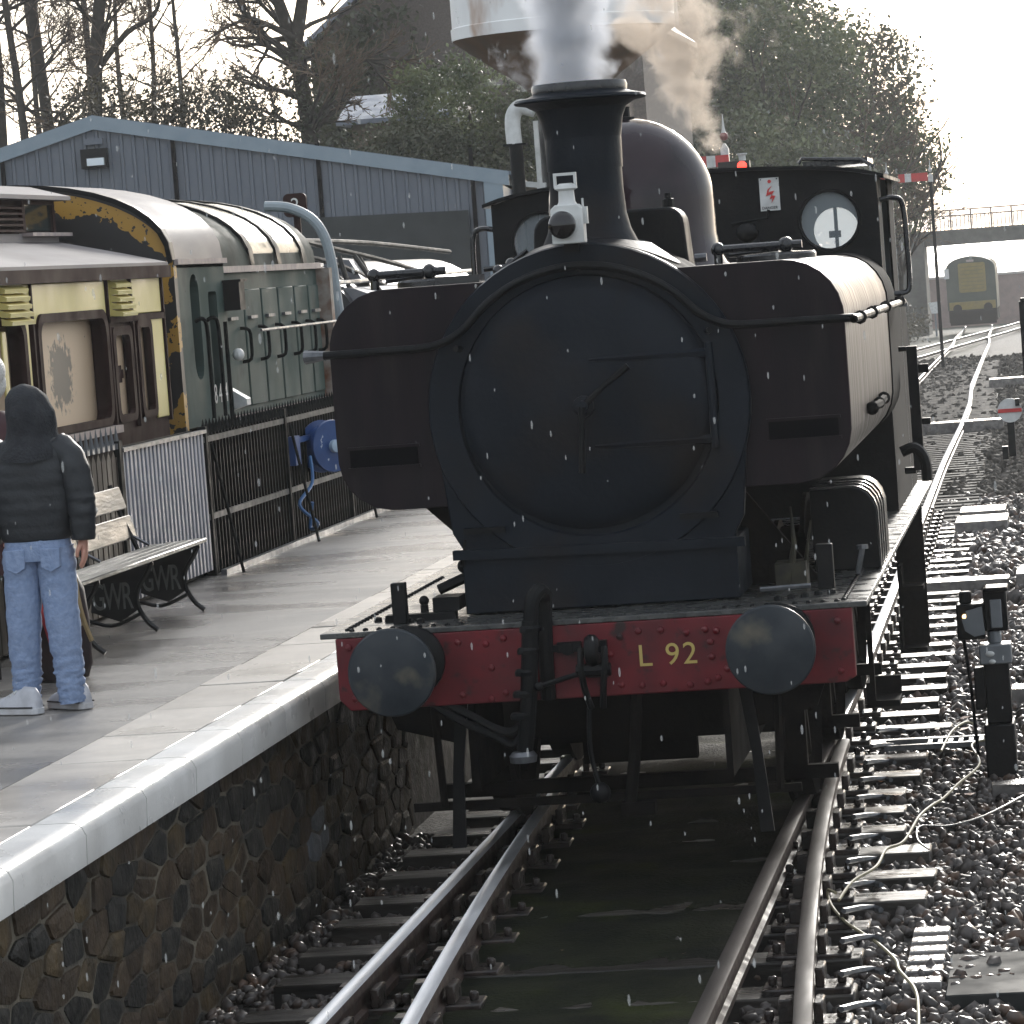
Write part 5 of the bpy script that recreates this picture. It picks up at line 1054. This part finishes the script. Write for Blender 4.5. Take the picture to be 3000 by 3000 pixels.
# ------------------------------------------------------------------ houses behind
hs = thing('gabled_house', (-12.2,80,5), 'tall house with a dark brown gable rising behind the white water tank', 'house')
MB().prism([(-16.45,4.5),(-16.45,9.0),(-12.2,12.35),(-7.95,9.0),(-7.95,4.5)], 80, 92).build('wall', brickdark, hs, smooth=False)
MB().prism([(-16.75,8.80),(-12.2,12.42),(-7.65,8.80),(-7.65,8.95),(-12.2,12.60),(-16.75,8.95)], 79.8, 92.2).build('roof', slate, hs, smooth=False)
lw = thing('low_outhouse', (-11.7,64,5), 'low outhouse with a pale slate roof between tree and evergreen bush', 'building')
MB().box(-12.6,-10.6,64,68,4.5,6.35).build('wall', sandst, lw); MB().prism([(63.8,6.35),(66,6.95),(68.2,6.35),(68.2,6.25),(63.8,6.25)], -12.9,-10.4,'YZ').build('roof', slate, lw, smooth=False)

# ------------------------------------------------------------------ vegetation
def leafmesh(centres, sig, per, size, seed, squash=(1,1,1)):
    g_ = np.random.default_rng(seed); C = np.asarray(centres); n = len(C)*per
    P = np.repeat(C, per, 0)+g_.normal(size=(n,3))*sig*np.array(squash)
    a = g_.normal(size=(n,3)); a /= np.linalg.norm(a, axis=1, keepdims=True); b_ = g_.normal(size=(n,3)); b_ -= a*(a*b_).sum(1, keepdims=True); b_ /= np.linalg.norm(b_, axis=1, keepdims=True)
    s = g_.uniform(size[0], size[1], (n,1)); V = np.stack([P+a*s, P+b_*s*.55, P-a*s, P-b_*s*.55], 1).reshape(-1,3)
    return V, np.arange(4*n).reshape(-1,4)
def crown_pts(c, r, n, seed, shell=.55):
    g_ = np.random.default_rng(seed); d = g_.normal(size=(n,3)); d /= np.linalg.norm(d, axis=1, keepdims=True)
    rad = (shell+(1-shell)*g_.uniform(size=(n,1))**.7)
    lump = np.array([1+.30*mnoise.noise(Vector(tuple(x*1.9+seed))) for x in d])[:,None]
    return np.asarray(c)+d*rad*lump*np.asarray(r)
def branches(base, h, seed, mb, tw, r0, lean=(0,0), levels=5, spread=.55, tmin=.012, fork=None):
    rg = random.Random(seed)
    def grow(p, d, ln_, r, lv):
        pts_ = [p]; q = p.copy(); dd = d.copy()
        for i in range(4):
            dd = (dd+Vector((rg.uniform(-1,1),rg.uniform(-1,1),rg.uniform(-.5,.9)))*(.05 if lv == levels else .16)).normalized(); q = q+dd*ln_/4; pts_.append(q.copy())
        rr = [r*(1-.45*i/4) for i in range(5)]
        (mb if r > .035 else tw).tube(pts_, rr, 7 if r > .08 else (5 if r > .035 else 3), cap=False)
        if lv == 0: return
        k = 3 if lv > 2 else 4
        for j in range(k):
            t = rg.uniform(.45,1.0) if j else 1.0; i = min(3, int(t*4)); s = pts_[i]+(pts_[i+1]-pts_[i])*(t*4-i) if i < 4 else pts_[4]
            ax = Vector((rg.uniform(-1,1), rg.uniform(-1,1), rg.uniform(-.3,.6))).normalized()
            nd = (dd+ax*(spread if j else spread*.6)).normalized(); grow(s, nd, ln_*rg.uniform(.58,.80), max(tmin*.6, r*(.62 if j == 0 else rg.uniform(.38,.55))), lv-1)
    grow(Vector(base), Vector((lean[0], lean[1], 1)).normalized(), h, r0, levels)
def leader_tree(base, H, r0, seed, label, lean=(0,0), nb=13, zlo=.18, blen=1.5, lv=3, ivy=0, fork=None, grp='bare winter trees'):
    """one tall trunk with side branches all the way up"""
    t = thing('bare_tree', base, label, 'tree', grp); tr_, tw = MB(), MB(); rg = random.Random(seed); B = Vector(base)
    def spray(p, d, L_, r, l):
        n_ = 4 if l > 1 else 2; q = p.copy(); dd = d.copy(); P = [p]
        for i in range(n_):
            dd = (dd+Vector((rg.uniform(-1,1),rg.uniform(-1,1),rg.uniform(-.7,.8)))*.20).normalized(); q = q+dd*L_/n_; P.append(q.copy())
        (tr_ if r > .03 else tw).tube(P, [max(.007, r*(1-.6*i/n_)) for i in range(n_+1)], 5 if r > .03 else 3, cap=False)
        if l == 0: return
        for k in range(4 if l > 2 else 5):
            i = rg.randrange(max(1,n_//2), n_+1); ax = Vector((rg.uniform(-1,1), rg.uniform(-1,1), rg.uniform(-.6,.7))).normalized()
            spray(P[i], (dd+ax*.8).normalized(), L_*rg.uniform(.42,.66), r*rg.uniform(.42,.6), l-1)
    def trunk(p, d, L_, r):
        P = [p]; q = p.copy(); dd = d.copy()
        for i in range(8):
            dd = (dd+Vector((rg.uniform(-1,1),rg.uniform(-1,1),.3))*.045).normalized(); q = q+dd*L_/8; P.append(q.copy())
        tr_.tube(P, [r*(1-.5*i/8) for i in range(9)], 8, cap=False); return P
    P = trunk(B, Vector((lean[0],lean[1],1)).normalized(), H if not fork else fork, r0)
    stems = [P]
    if fork:
        for sx_ in (-.33,.22): stems.append(trunk(P[-1], Vector((sx_, rg.uniform(-.2,.2), 1)).normalized(), H-fork, r0*.62))
    for S_ in stems:
        for k in range(nb if not fork else nb//2):
            f = zlo+(1-zlo)*rg.random() if S_ is P else rg.random(); x = f*8; i = min(7,int(x)); p = S_[i].lerp(S_[i+1], x-i)
            a = rg.uniform(0,6.28); d = Vector((math.cos(a), math.sin(a)*.8, rg.uniform(.15,.9))).normalized()
            spray(p, d, blen*rg.uniform(.6,1.25), r0*rg.uniform(.2,.42), lv)
    tr_.build('trunk', bark, t, angle=80); tw.build('twigs', twigm, t, smooth=False)['kind'] = 'stuff'
    if ivy:
        cs_ = [(base[0]+rng.gauss(0,r0*1.1), base[1]-r0*.5+rng.gauss(0,r0), base[2]+rng.uniform(-1,(fork or H)*ivy)) for _ in range(70)]
        V, Fq = leafmesh(cs_, .15, 40, (.035,.065), seed); o = bpy.data.objects.new('ivy', np_mesh('ivy', V-np.array(base), Fq, leaf_ivy)); COL.objects.link(o); o.parent = t
    return t
def bare_tree(base, h, r0, seed, label, lean=(0,0), levels=5, spread=.6, grp='bare winter trees'):
    t = thing('bare_tree', base, label, 'tree', grp); tr_, tw = MB(), MB()
    branches(base, h, seed, tr_, tw, r0, lean, levels, spread)
    tr_.build('trunk', bark, t, angle=80)
    if tw.f: tw.build('twigs', twigm, t, smooth=False)['kind'] = 'stuff'
    return t
zb = 4.6
leader_tree((-19.22,60,zb), 7.5, .15, 11, 'bare tree trunk at the far left edge')
leader_tree((-18.42,61,zb), 7.8, .15, 12, 'straight bare tree, second from the left edge', (-.015,0))
leader_tree((-18.25,58.5,zb), 7.2, .10, 13, 'slim bare tree crossing the second trunk from the left', (-.02,0))
leader_tree((-17.68,62,zb), 7.0, .10, 14, 'slender bare tree between the slim trunk and the thick one', (.01,0))
lt = leader_tree((-17.03,59,zb), 7.2, .18, 15, 'thick bare tree with a long limb arching to the right', (.01,0), blen=1.7)
limb_ = MB().tube(smoothpath([(-16.95,59,7.3),(-16.6,58.9,7.75),(-16.1,58.9,8.25),(-15.6,58.9,8.5),(-15.4,58.9,8.8),(-15.4,58.9,9.2)],4), [.085-.0028*i for i in range(21)], 6); limb_.build('limb', bark, lt)
leader_tree((-12.70,60,zb+.4), 5.6, .24, 16, 'ivy clad forked bare tree left of the dark gable', (-.02,0), nb=26, fork=2.75, ivy=1.0, blen=1.3)
for (x, y, h, s, lb) in ((-21.0,70,6.5,21,'thin twiggy tree far back at the upper left corner'),(-20.0,74,6.5,22,'thin twiggy tree showing between the second and third left trunks'),(-18.9,72,6,23,'thin twiggy tree behind the slender bare tree'),(-17.9,71,5,25,'thin twiggy tree just right of the thick bare tree')):
    leader_tree((x,y,5), h, .08, s, lb, (0,0), nb=10, blen=1.4, grp='thin trees behind the left trunks')
# long arching limb on the thick tree
def add_leafthing(name, centres, sig, per, size, seed, mat, base, label, cat, trunk=None, grp=None, squash=(1,1,1)):
    t = thing(name, base, label, cat, grp); V, Fq = leafmesh(centres, sig, per, size, seed, squash)
    o = bpy.data.objects.new('crown', np_mesh('crown', V-np.array(base), Fq, mat)); COL.objects.link(o); o.parent = t
    if trunk: trunk.build('trunk', bark, t, angle=80)
    return t
cs_ = [(rng.uniform(-17.3,-12.9), 57+rng.uniform(-.7,.7), 0) for _ in range(230)]
cs_ = [(x, y, rng.uniform(4.5, 7.05-.16*max(0,x+15.4)+(0.10*math.sin(x*5)+.12*math.sin(x*11.3)))) for x, y, _ in cs_]
tk = MB()
for i in range(9): tk.tube([(-17+.5*i,57,4.2),(-17+.5*i+.2,57,6.3)], [.05,.02], 5)
add_leafthing('hedge', cs_, .22, 60, (.03,.065), 31, leaf_hedge, (-15,57,5), 'ragged brown green hedge growing above the shed roof', 'hedge', tk)
def tr1(x, y, z, h, r): return MB().tube([(x,y,z-.5),(x+.1,y,z+h*.5),(x,y,z+h)], [r,r*.7,r*.3], 7)
add_leafthing('evergreen_bush', crown_pts((-9.6,61,5.9), (1.75,1.4,1.30), 240, 41), .17, 60, (.035,.07), 42, leaf_ever, (-9.6,61,4.6), 'light green evergreen bush below the water tank', 'bush', tr1(-9.6,61,4.6,1.6,.1))
add_leafthing('evergreen_bush', crown_pts((-10.4,59,4.9), (2.2,1.2,1.1), 200, 43), .18, 50, (.035,.07), 44, leaf_ivy, (-10.4,59,4), 'dark low bush in front of the light green evergreen', 'bush', tr1(-10.4,59,4.2,1.2,.1))
add_leafthing('evergreen_bush', crown_pts((-8.0,60,4.7), (1.6,1.2,1.5), 180, 45), .18, 50, (.035,.07), 46, leaf_ivy, (-8,60,4), 'dark bush beside the stove pipe behind the shed roof', 'bush', tr1(-8,60,4,1.4,.1))
cs_ = [(-16.2+abs(rng.gauss(0,1.4)), 79.6, 5) for _ in range(150)]; cs_ = [(x, y, rng.uniform(5, min(11, 9.0+(x+16.4)*.7)-.3)) for x, y, _ in cs_]
t = add_leafthing('ivy', cs_, .25, 26, (.07,.14), 51, leaf_ivy, (-15.5,79.6,5), 'ivy climbing the left part of the dark house gable', 'ivy')
# hillside trees at right
HT = [(-14.5,118,9.5,(3.2,3,4.2)),(-12.0,122,8.6,(3.2,3,4.4)),(-9.4,126,9.8,(3.0,3,4.2)),(-7.2,121,8.4,(2.7,3,4.0)),(-5.2,130,7.6,(2.5,3,3.8)),(-10.6,112,5.6,(2.8,2.4,2.6)),(-7.8,112,5.0,(2.6,2.4,2.4)),(-5.4,113,4.6,(2.0,2.2,2.1)),(-13.5,111,5.2,(2.6,2.4,2.4)),(-3.9,128,5.6,(1.7,2.4,2.3)),(-12.5,132,12.2,(3.2,3,3.4)),(-8.6,134,11.6,(2.6,3,3.0)),(-17.5,124,10,(3.2,3,4.5))]
HL = ['tallest left ivy hung tree on the hillside behind the steam','ivy hung hillside tree just right of the steam','central tall ivy hung tree on the hillside','ivy hung hillside tree above the white signal','right hand ivy hung tree above the red semaphore arm','low rounded bush above the dome','low rounded bush above the cab roof','low rounded bush right of the cab warning sign','low bush left of the dome on the hillside','smallest ivy hung tree leaning over the railway at right','highest hillside tree touching the top of the picture','high hillside tree at the top right of the steam','hillside tree hidden partly by the white tank']
for i, ((x, y, z, rr), lb) in enumerate(zip(HT, HL)):
    gz_ = hgt(x, y); tk = MB(); tw = MB(); branches((x,y,gz_-.2), (z-gz_)*.55, 100+i, tk, tw, .22, levels=3, spread=.7)
    tk.v += []; n_ = int(230*(rr[0]*rr[2])/9)
    t = add_leafthing('ivy_tree' if z > 5.7 else 'hillside_bush', crown_pts((x,y,z), rr, n_, 60+i, .5), .34, 42, (.07,.14), 80+i, leaf_hill if i%3 else leaf_ever, (x,y,gz_), lb, 'tree' if z > 5.7 else 'bush', tk, 'trees on the right hillside')
    if tw.f: tw.build('twigs', twigm, t, smooth=False)['kind'] = 'stuff'
for i, (x, y, h, s, ln_) in enumerate(((-4.9,126,5.6,201,(.12,0)),(-4.6,124,4.6,202,(.16,0)),(-6.0,128,6.2,203,(.10,0)),(-7.0,129,7.3,205,(.05,0)))):
    leader_tree((x,y,hgt(x,y)), h*1.5, .10, s, ['golden twigged bare tree leaning right over the railway','bare twiggy tree beneath the leaning golden one','tall bare twiggy tree behind the leaning golden one','bare twiggy tree topping the ivy crowns at right'][i], ln_, nb=18, zlo=.55, blen=1.9, grp='bare trees at the hillside edge')

# ------------------------------------------------------------------ signals, bridge, far shunter
def signal(x, y, zt, label, arm=None, lamp=False, k=1, cat='signal'):
    t = thing('semaphore_signal', (x,y,zg(y)), label, cat, 'semaphore signals'); z0 = zg(y)
    w_ = .07*(1 if k == 1 else .75)
    MB().box(x-w_,x+w_,y-w_,y+w_,z0-.4,zt-1.1*k).build('post', white if lamp else black, t)
    MB().prism([(x-w_-.02,zt-1.1*k),(x+w_+.02,zt-1.1*k),(x+w_+.02,zt-.78*k),(x+.02,zt-.66*k),(x-.02,zt-.66*k),(x-w_-.02,zt-.78*k)], y-.09, y+.09).build('post_cap', white, t)
    MB().sphere((x,y,zt-.50*k), .10*k, 12, 8).build('finial_ball', M('dark red ball', (.16,.03,.03), rough=.4) if lamp else white, t)
    MB().lathe([(.06*k,zt-.44*k),(.03*k,zt-.3*k),(.008,zt)], (x,y,0), n=8).build('finial_spike', white, t)
    if arm:
        xa, xb, za = arm; a = MB().box(xa,xb,y-.14,y-.11,za-.13,za+.13).build('arm', signred, t); w = xa+(xb-xa)*.22
        MB().box(w,w+.20,y-.15,y-.141,za-.13,za+.13).build('white_band', white, a)
    if lamp:
        MB().box(x-.16,x+.55,y-.2,y+.1,zt-1.36,zt-1.08).build('lamp_case', black, t); MB().lathe([(.11,0),(.10,.04),(.03,.06)], (x+.38,y-.2,zt-1.20), (0,-1,0), 16).build('red_lens', redlit, t)
        MB().lathe([(.08,zt-1.08),(.08,zt-.96),(.12,zt-.94),(.12,zt-.91)], (x+.38,y,0), n=10).build('lamp_top', white, t)
    return t
signal(-5.19, 70, 6.07, 'white topped signal with a glowing red lamp above the cab roof', (-5.75,-5.1,5.02), True)
signal(-1.78, 105, 5.42, 'semaphore signal with red arm and white stripe above the bridge', (-2.78,-1.86,4.91), k=.62)
signal(-3.14, 105, 5.42, 'semaphore signal whose arm is mostly hidden behind the cab roof', (-4.1,-3.22,4.93), k=.62)
br = thing('footbridge', (0,205,-2), 'grey girder bridge with railings crossing over the railway', 'bridge')
MB().box(-8,14,204,208,2.62,3.40).build('girder', concrete, br); MB().box(-8,14,203.95,204.0,3.36,3.5).build('girder_cap', concrete, br)
for z in (4.6,4.28): MB().box(-8,14,204.0,204.06,z-.04,z+.04).build('rail', brickwall, br)
pst = MB().box(-.05,.05,-.05,.05,3.4,4.62); p0 = pst.build('railing_post', brickwall, None, smooth=False); p0.parent = br; fp = True
for i in range(18):
    loc = (-6.4+1.15*i, 204.03-205, 2)
    if fp: p0.location = loc; fp = False
    else: part_copy(p0, loc, br)
bs_ = MB().box(-.028,.028,-.02,.02,3.45,4.28).build('baluster', brickwall, None, smooth=False); bs_.parent = br; fp = True
for i in range(70):
    loc = (-6.3+.23*i, 204.03-205, 2)
    if fp: bs_.location = loc; fp = False
    else: part_copy(bs_, loc, br)
MB().box(-11,-5.7,203.6,209,-3,3.35).build('abutment', concrete, br); MB().box(7,11,203.6,209,-3,3.35).build('abutment', concrete, br)
MB().box(-11,-6.6,203.5,208.5,3.36,3.9).build('parapet', concrete, br)
rw = thing('retaining_wall', (-2,236,-2.5), 'low red brown wall seen beneath the bridge behind the distant shunter', 'wall')
MB().box(-14,12,235.8,236,-3,.45).build('face', brickwall, rw); MB().box(-14,12,235.7,236.1,.45,.6).build('coping', palewall, rw)
fs_ = thing('yellow_fronted_shunter', (-2.95,195,zg(195)), 'distant green shunter with a yellow front standing under the bridge', 'shunter')
bz = zg(195)
A2 = arch(-4.30,-1.62,bz+3.15,bz+3.9)
MB().prism([(-1.62,bz+1.0)]+A2+[(-4.30,bz+1.0)], 195, 203).build('body', M('dark far green', (.035,.05,.035), (.05,.06,.045), 3, .4, .6), fs_, angle=40)
MB().prism(rrect(-3.62,-2.15,bz+1.95,bz+3.55,.12), 194.94, 194.99).build('yellow_panel', shyellow, fs_, smooth=False)
for k in range(7): MB().box(-3.5,-2.27,194.92,194.94,bz+2.1+.2*k,bz+2.16+.2*k).build('grille_bar', M('dull olive', (.16,.13,.04), rough=.6), fs_)
MB().box(-4.2,-1.7,194.7,194.98,bz+1.02,bz+1.45).build('buffer_beam', shyellow, fs_)
for x in (-3.75,-2.1): MB().lathe([(.12,0),(.12,.4),(.24,.42),(.24,.47)], (x,194.7,bz+1.1), (0,-1,0), 16).build('buffer', black, fs_)
MB().box(-4.25,-1.65,195,203,bz+.35,bz+1.0).box(-4.2,-1.7,194.75,195,bz+.2,bz+.95).build('underframe', soot, fs_)
MB().box(-4.38,-4.12,194.9,194.97,bz+2.75,bz+3.30).build('white_lamp', white, fs_)
MB().box(-3.15,-2.75,194.92,194.97,bz+3.6,bz+3.72).build('headcode', sillm, fs_)
sg = thing('trackside_board', (-4.97,194,zg(194)), 'small white board on a post left of the distant shunter', 'sign')
MB().prism([(-5.30,1.55+bz+.0),(-4.62,1.60+bz),(-4.68,1.15+bz),(-4.85,.95+bz),(-5.15,.95+bz)], 193.9, 193.95).build('board', white, sg); MB().box(-5.02,-4.92,193.95,194.05,bz-.3,bz+1.2).build('post', greymetal, sg)
# lineside shrubs under the abutment
add_leafthing('lineside_scrub', [(rng.uniform(-6.8,-4.9), rng.uniform(150,185), -1.5+rng.uniform(0,.9)) for _ in range(70)], .25, 20, (.07,.14), 91, leaf_hedge, (-6,165,-1.8), 'straggly scrub beside the track below the bridge abutment', 'scrub')

# ------------------------------------------------------------------ steam, sleet, haze
def steam(name, box, blobs, dens, col, label, nscale=5, amp=2.4, lo=.30):
    x0, x1, y0, y1, z0, z1 = box; c = Vector(((x0+x1)/2, (y0+y1)/2, (z0+z1)/2))
    o = MB().box(x0-c.x, x1-c.x, y0-c.y, y1-c.y, z0-c.z, z1-c.z); m = bpy.data.materials.new(name); m.use_nodes = True; nt = m.node_tree; nt.nodes.clear(); N, L = nt.nodes, nt.links
    out = N.new('ShaderNodeOutputMaterial'); pv = N.new('ShaderNodeVolumePrincipled'); L.new(pv.outputs[0], out.inputs['Volume']); pv.inputs['Color'].default_value = (*col, 1); pv.inputs['Anisotropy'].default_value = .3
    tc = N.new('ShaderNodeTexCoord')
    nz = N.new('ShaderNodeTexNoise'); nz.inputs['Scale'].default_value = nscale; nz.inputs['Detail'].default_value = 7; nz.inputs['Roughness'].default_value = .62; nz.inputs['Distortion'].default_value = .6; L.new(tc.outputs['Object'], nz.inputs['Vector'])
    acc = None
    for (bx, by, bz_, br_) in blobs:
        d = N.new('ShaderNodeVectorMath'); d.operation = 'DISTANCE'; L.new(tc.outputs['Object'], d.inputs[0]); d.inputs[1].default_value = Vector((bx,by,bz_))-c
        mr = N.new('ShaderNodeMapRange'); mr.inputs['From Min'].default_value = 0; mr.inputs['From Max'].default_value = br_; mr.inputs['To Min'].default_value = 1; mr.inputs['To Max'].default_value = 0; L.new(d.outputs['Value'], mr.inputs[0])
        if acc is None: acc = mr.outputs[0]
        else:
            mx = N.new('ShaderNodeMath'); mx.operation = 'SMOOTH_MAX'; mx.inputs[2].default_value = .15; L.new(acc, mx.inputs[0]); L.new(mr.outputs[0], mx.inputs[1]); acc = mx.outputs[0]
    a = N.new('ShaderNodeMath'); a.operation = 'MULTIPLY_ADD'; L.new(nz.outputs[0], a.inputs[0]); a.inputs[1].default_value = amp; a.inputs[2].default_value = -.56*amp
    s = N.new('ShaderNodeMath'); s.operation = 'ADD'; L.new(acc, s.inputs[0]); L.new(a.outputs[0], s.inputs[1])
    mr = N.new('ShaderNodeMapRange'); mr.inputs['From Min'].default_value = lo; mr.inputs['From Max'].default_value = .85; mr.inputs['To Min'].default_value = 0; mr.inputs['To Max'].default_value = dens; L.new(s.outputs[0], mr.inputs[0]); L.new(mr.outputs[0], pv.inputs['Density'])
    ob = o.build(name, m, smooth=False); ob.location = c; return tag(ob, label, 'steam', kind='stuff')
steam('exhaust_steam', (-.42,.40,.66,1.46,3.705,4.75), [(-.02,1.06,3.62,.28),(-.03,1.06,3.78,.30),(-.03,1.06,3.96,.31),(-.02,1.06,4.16,.33),(0,1.06,4.40,.33)], 20, (.93,.95,1), 'bluish white steam puffing straight up from the engine chimney', amp=1.6, lo=.16)
steam('safety_valve_steam', (-.30,.85,3.35,4.75,3.40,4.75), [(.36,3.9,3.46,.15),(.32,3.9,3.60,.20),(.27,3.95,3.75,.27),(.25,4.0,3.92,.34),(.22,4.05,4.10,.38),(.13,4.05,4.30,.38),(.36,4.05,4.00,.26),(.30,4.05,4.20,.27),(.0,4.05,4.15,.27)], 12, (.90,.79,.68), 'pale drifting steam rising from behind the dome')  # brownish tint puts sunlight through the smoke into the steam colour
# sleet drops
dp_ = MB(); right_v = r2; cnt = 0
n = 620; V = []; Fq = []
for i in range(n):
    d = rng.uniform(5, 26); a, b_ = rng.uniform(-.135,.135), rng.uniform(-.135,.135)
    p = Vector((CX,CY,CZ))+fw*d+r2*a*d+u2*b_*d
    if p.z < .1: continue
    s = rng.uniform(.0018,.0048)*(d/18)**.5; h = s*rng.uniform(2.0,4.2); dm_ = MB().sphere(p, (s,s,h), 6, 4); k = len(V)
    V += dm_.v; Fq += [tuple(q+k for q in f) for f in dm_.f]
so2 = bpy.data.objects.new('sleet', np_mesh('sleet', V, Fq, dropm, True)); COL.objects.link(so2); tag(so2, 'small pale sleet drops falling through the air', 'sleet', kind='stuff')
# haze
if HAZE:
    me = MB().box(-2100,2100,-70,4100,-4.5,17.5); m = bpy.data.materials.new('haze'); m.use_nodes = True; nt = m.node_tree; nt.nodes.clear()
    out = nt.nodes.new('ShaderNodeOutputMaterial'); pv = nt.nodes.new('ShaderNodeVolumePrincipled'); pv.inputs['Density'].default_value = HAZE; pv.inputs['Color'].default_value = (.93,.95,.97,1); pv.inputs['Anisotropy'].default_value = .4
    nt.links.new(pv.outputs[0], out.inputs['Volume']); o = me.build('haze', m, smooth=False); o['kind'] = 'stuff'
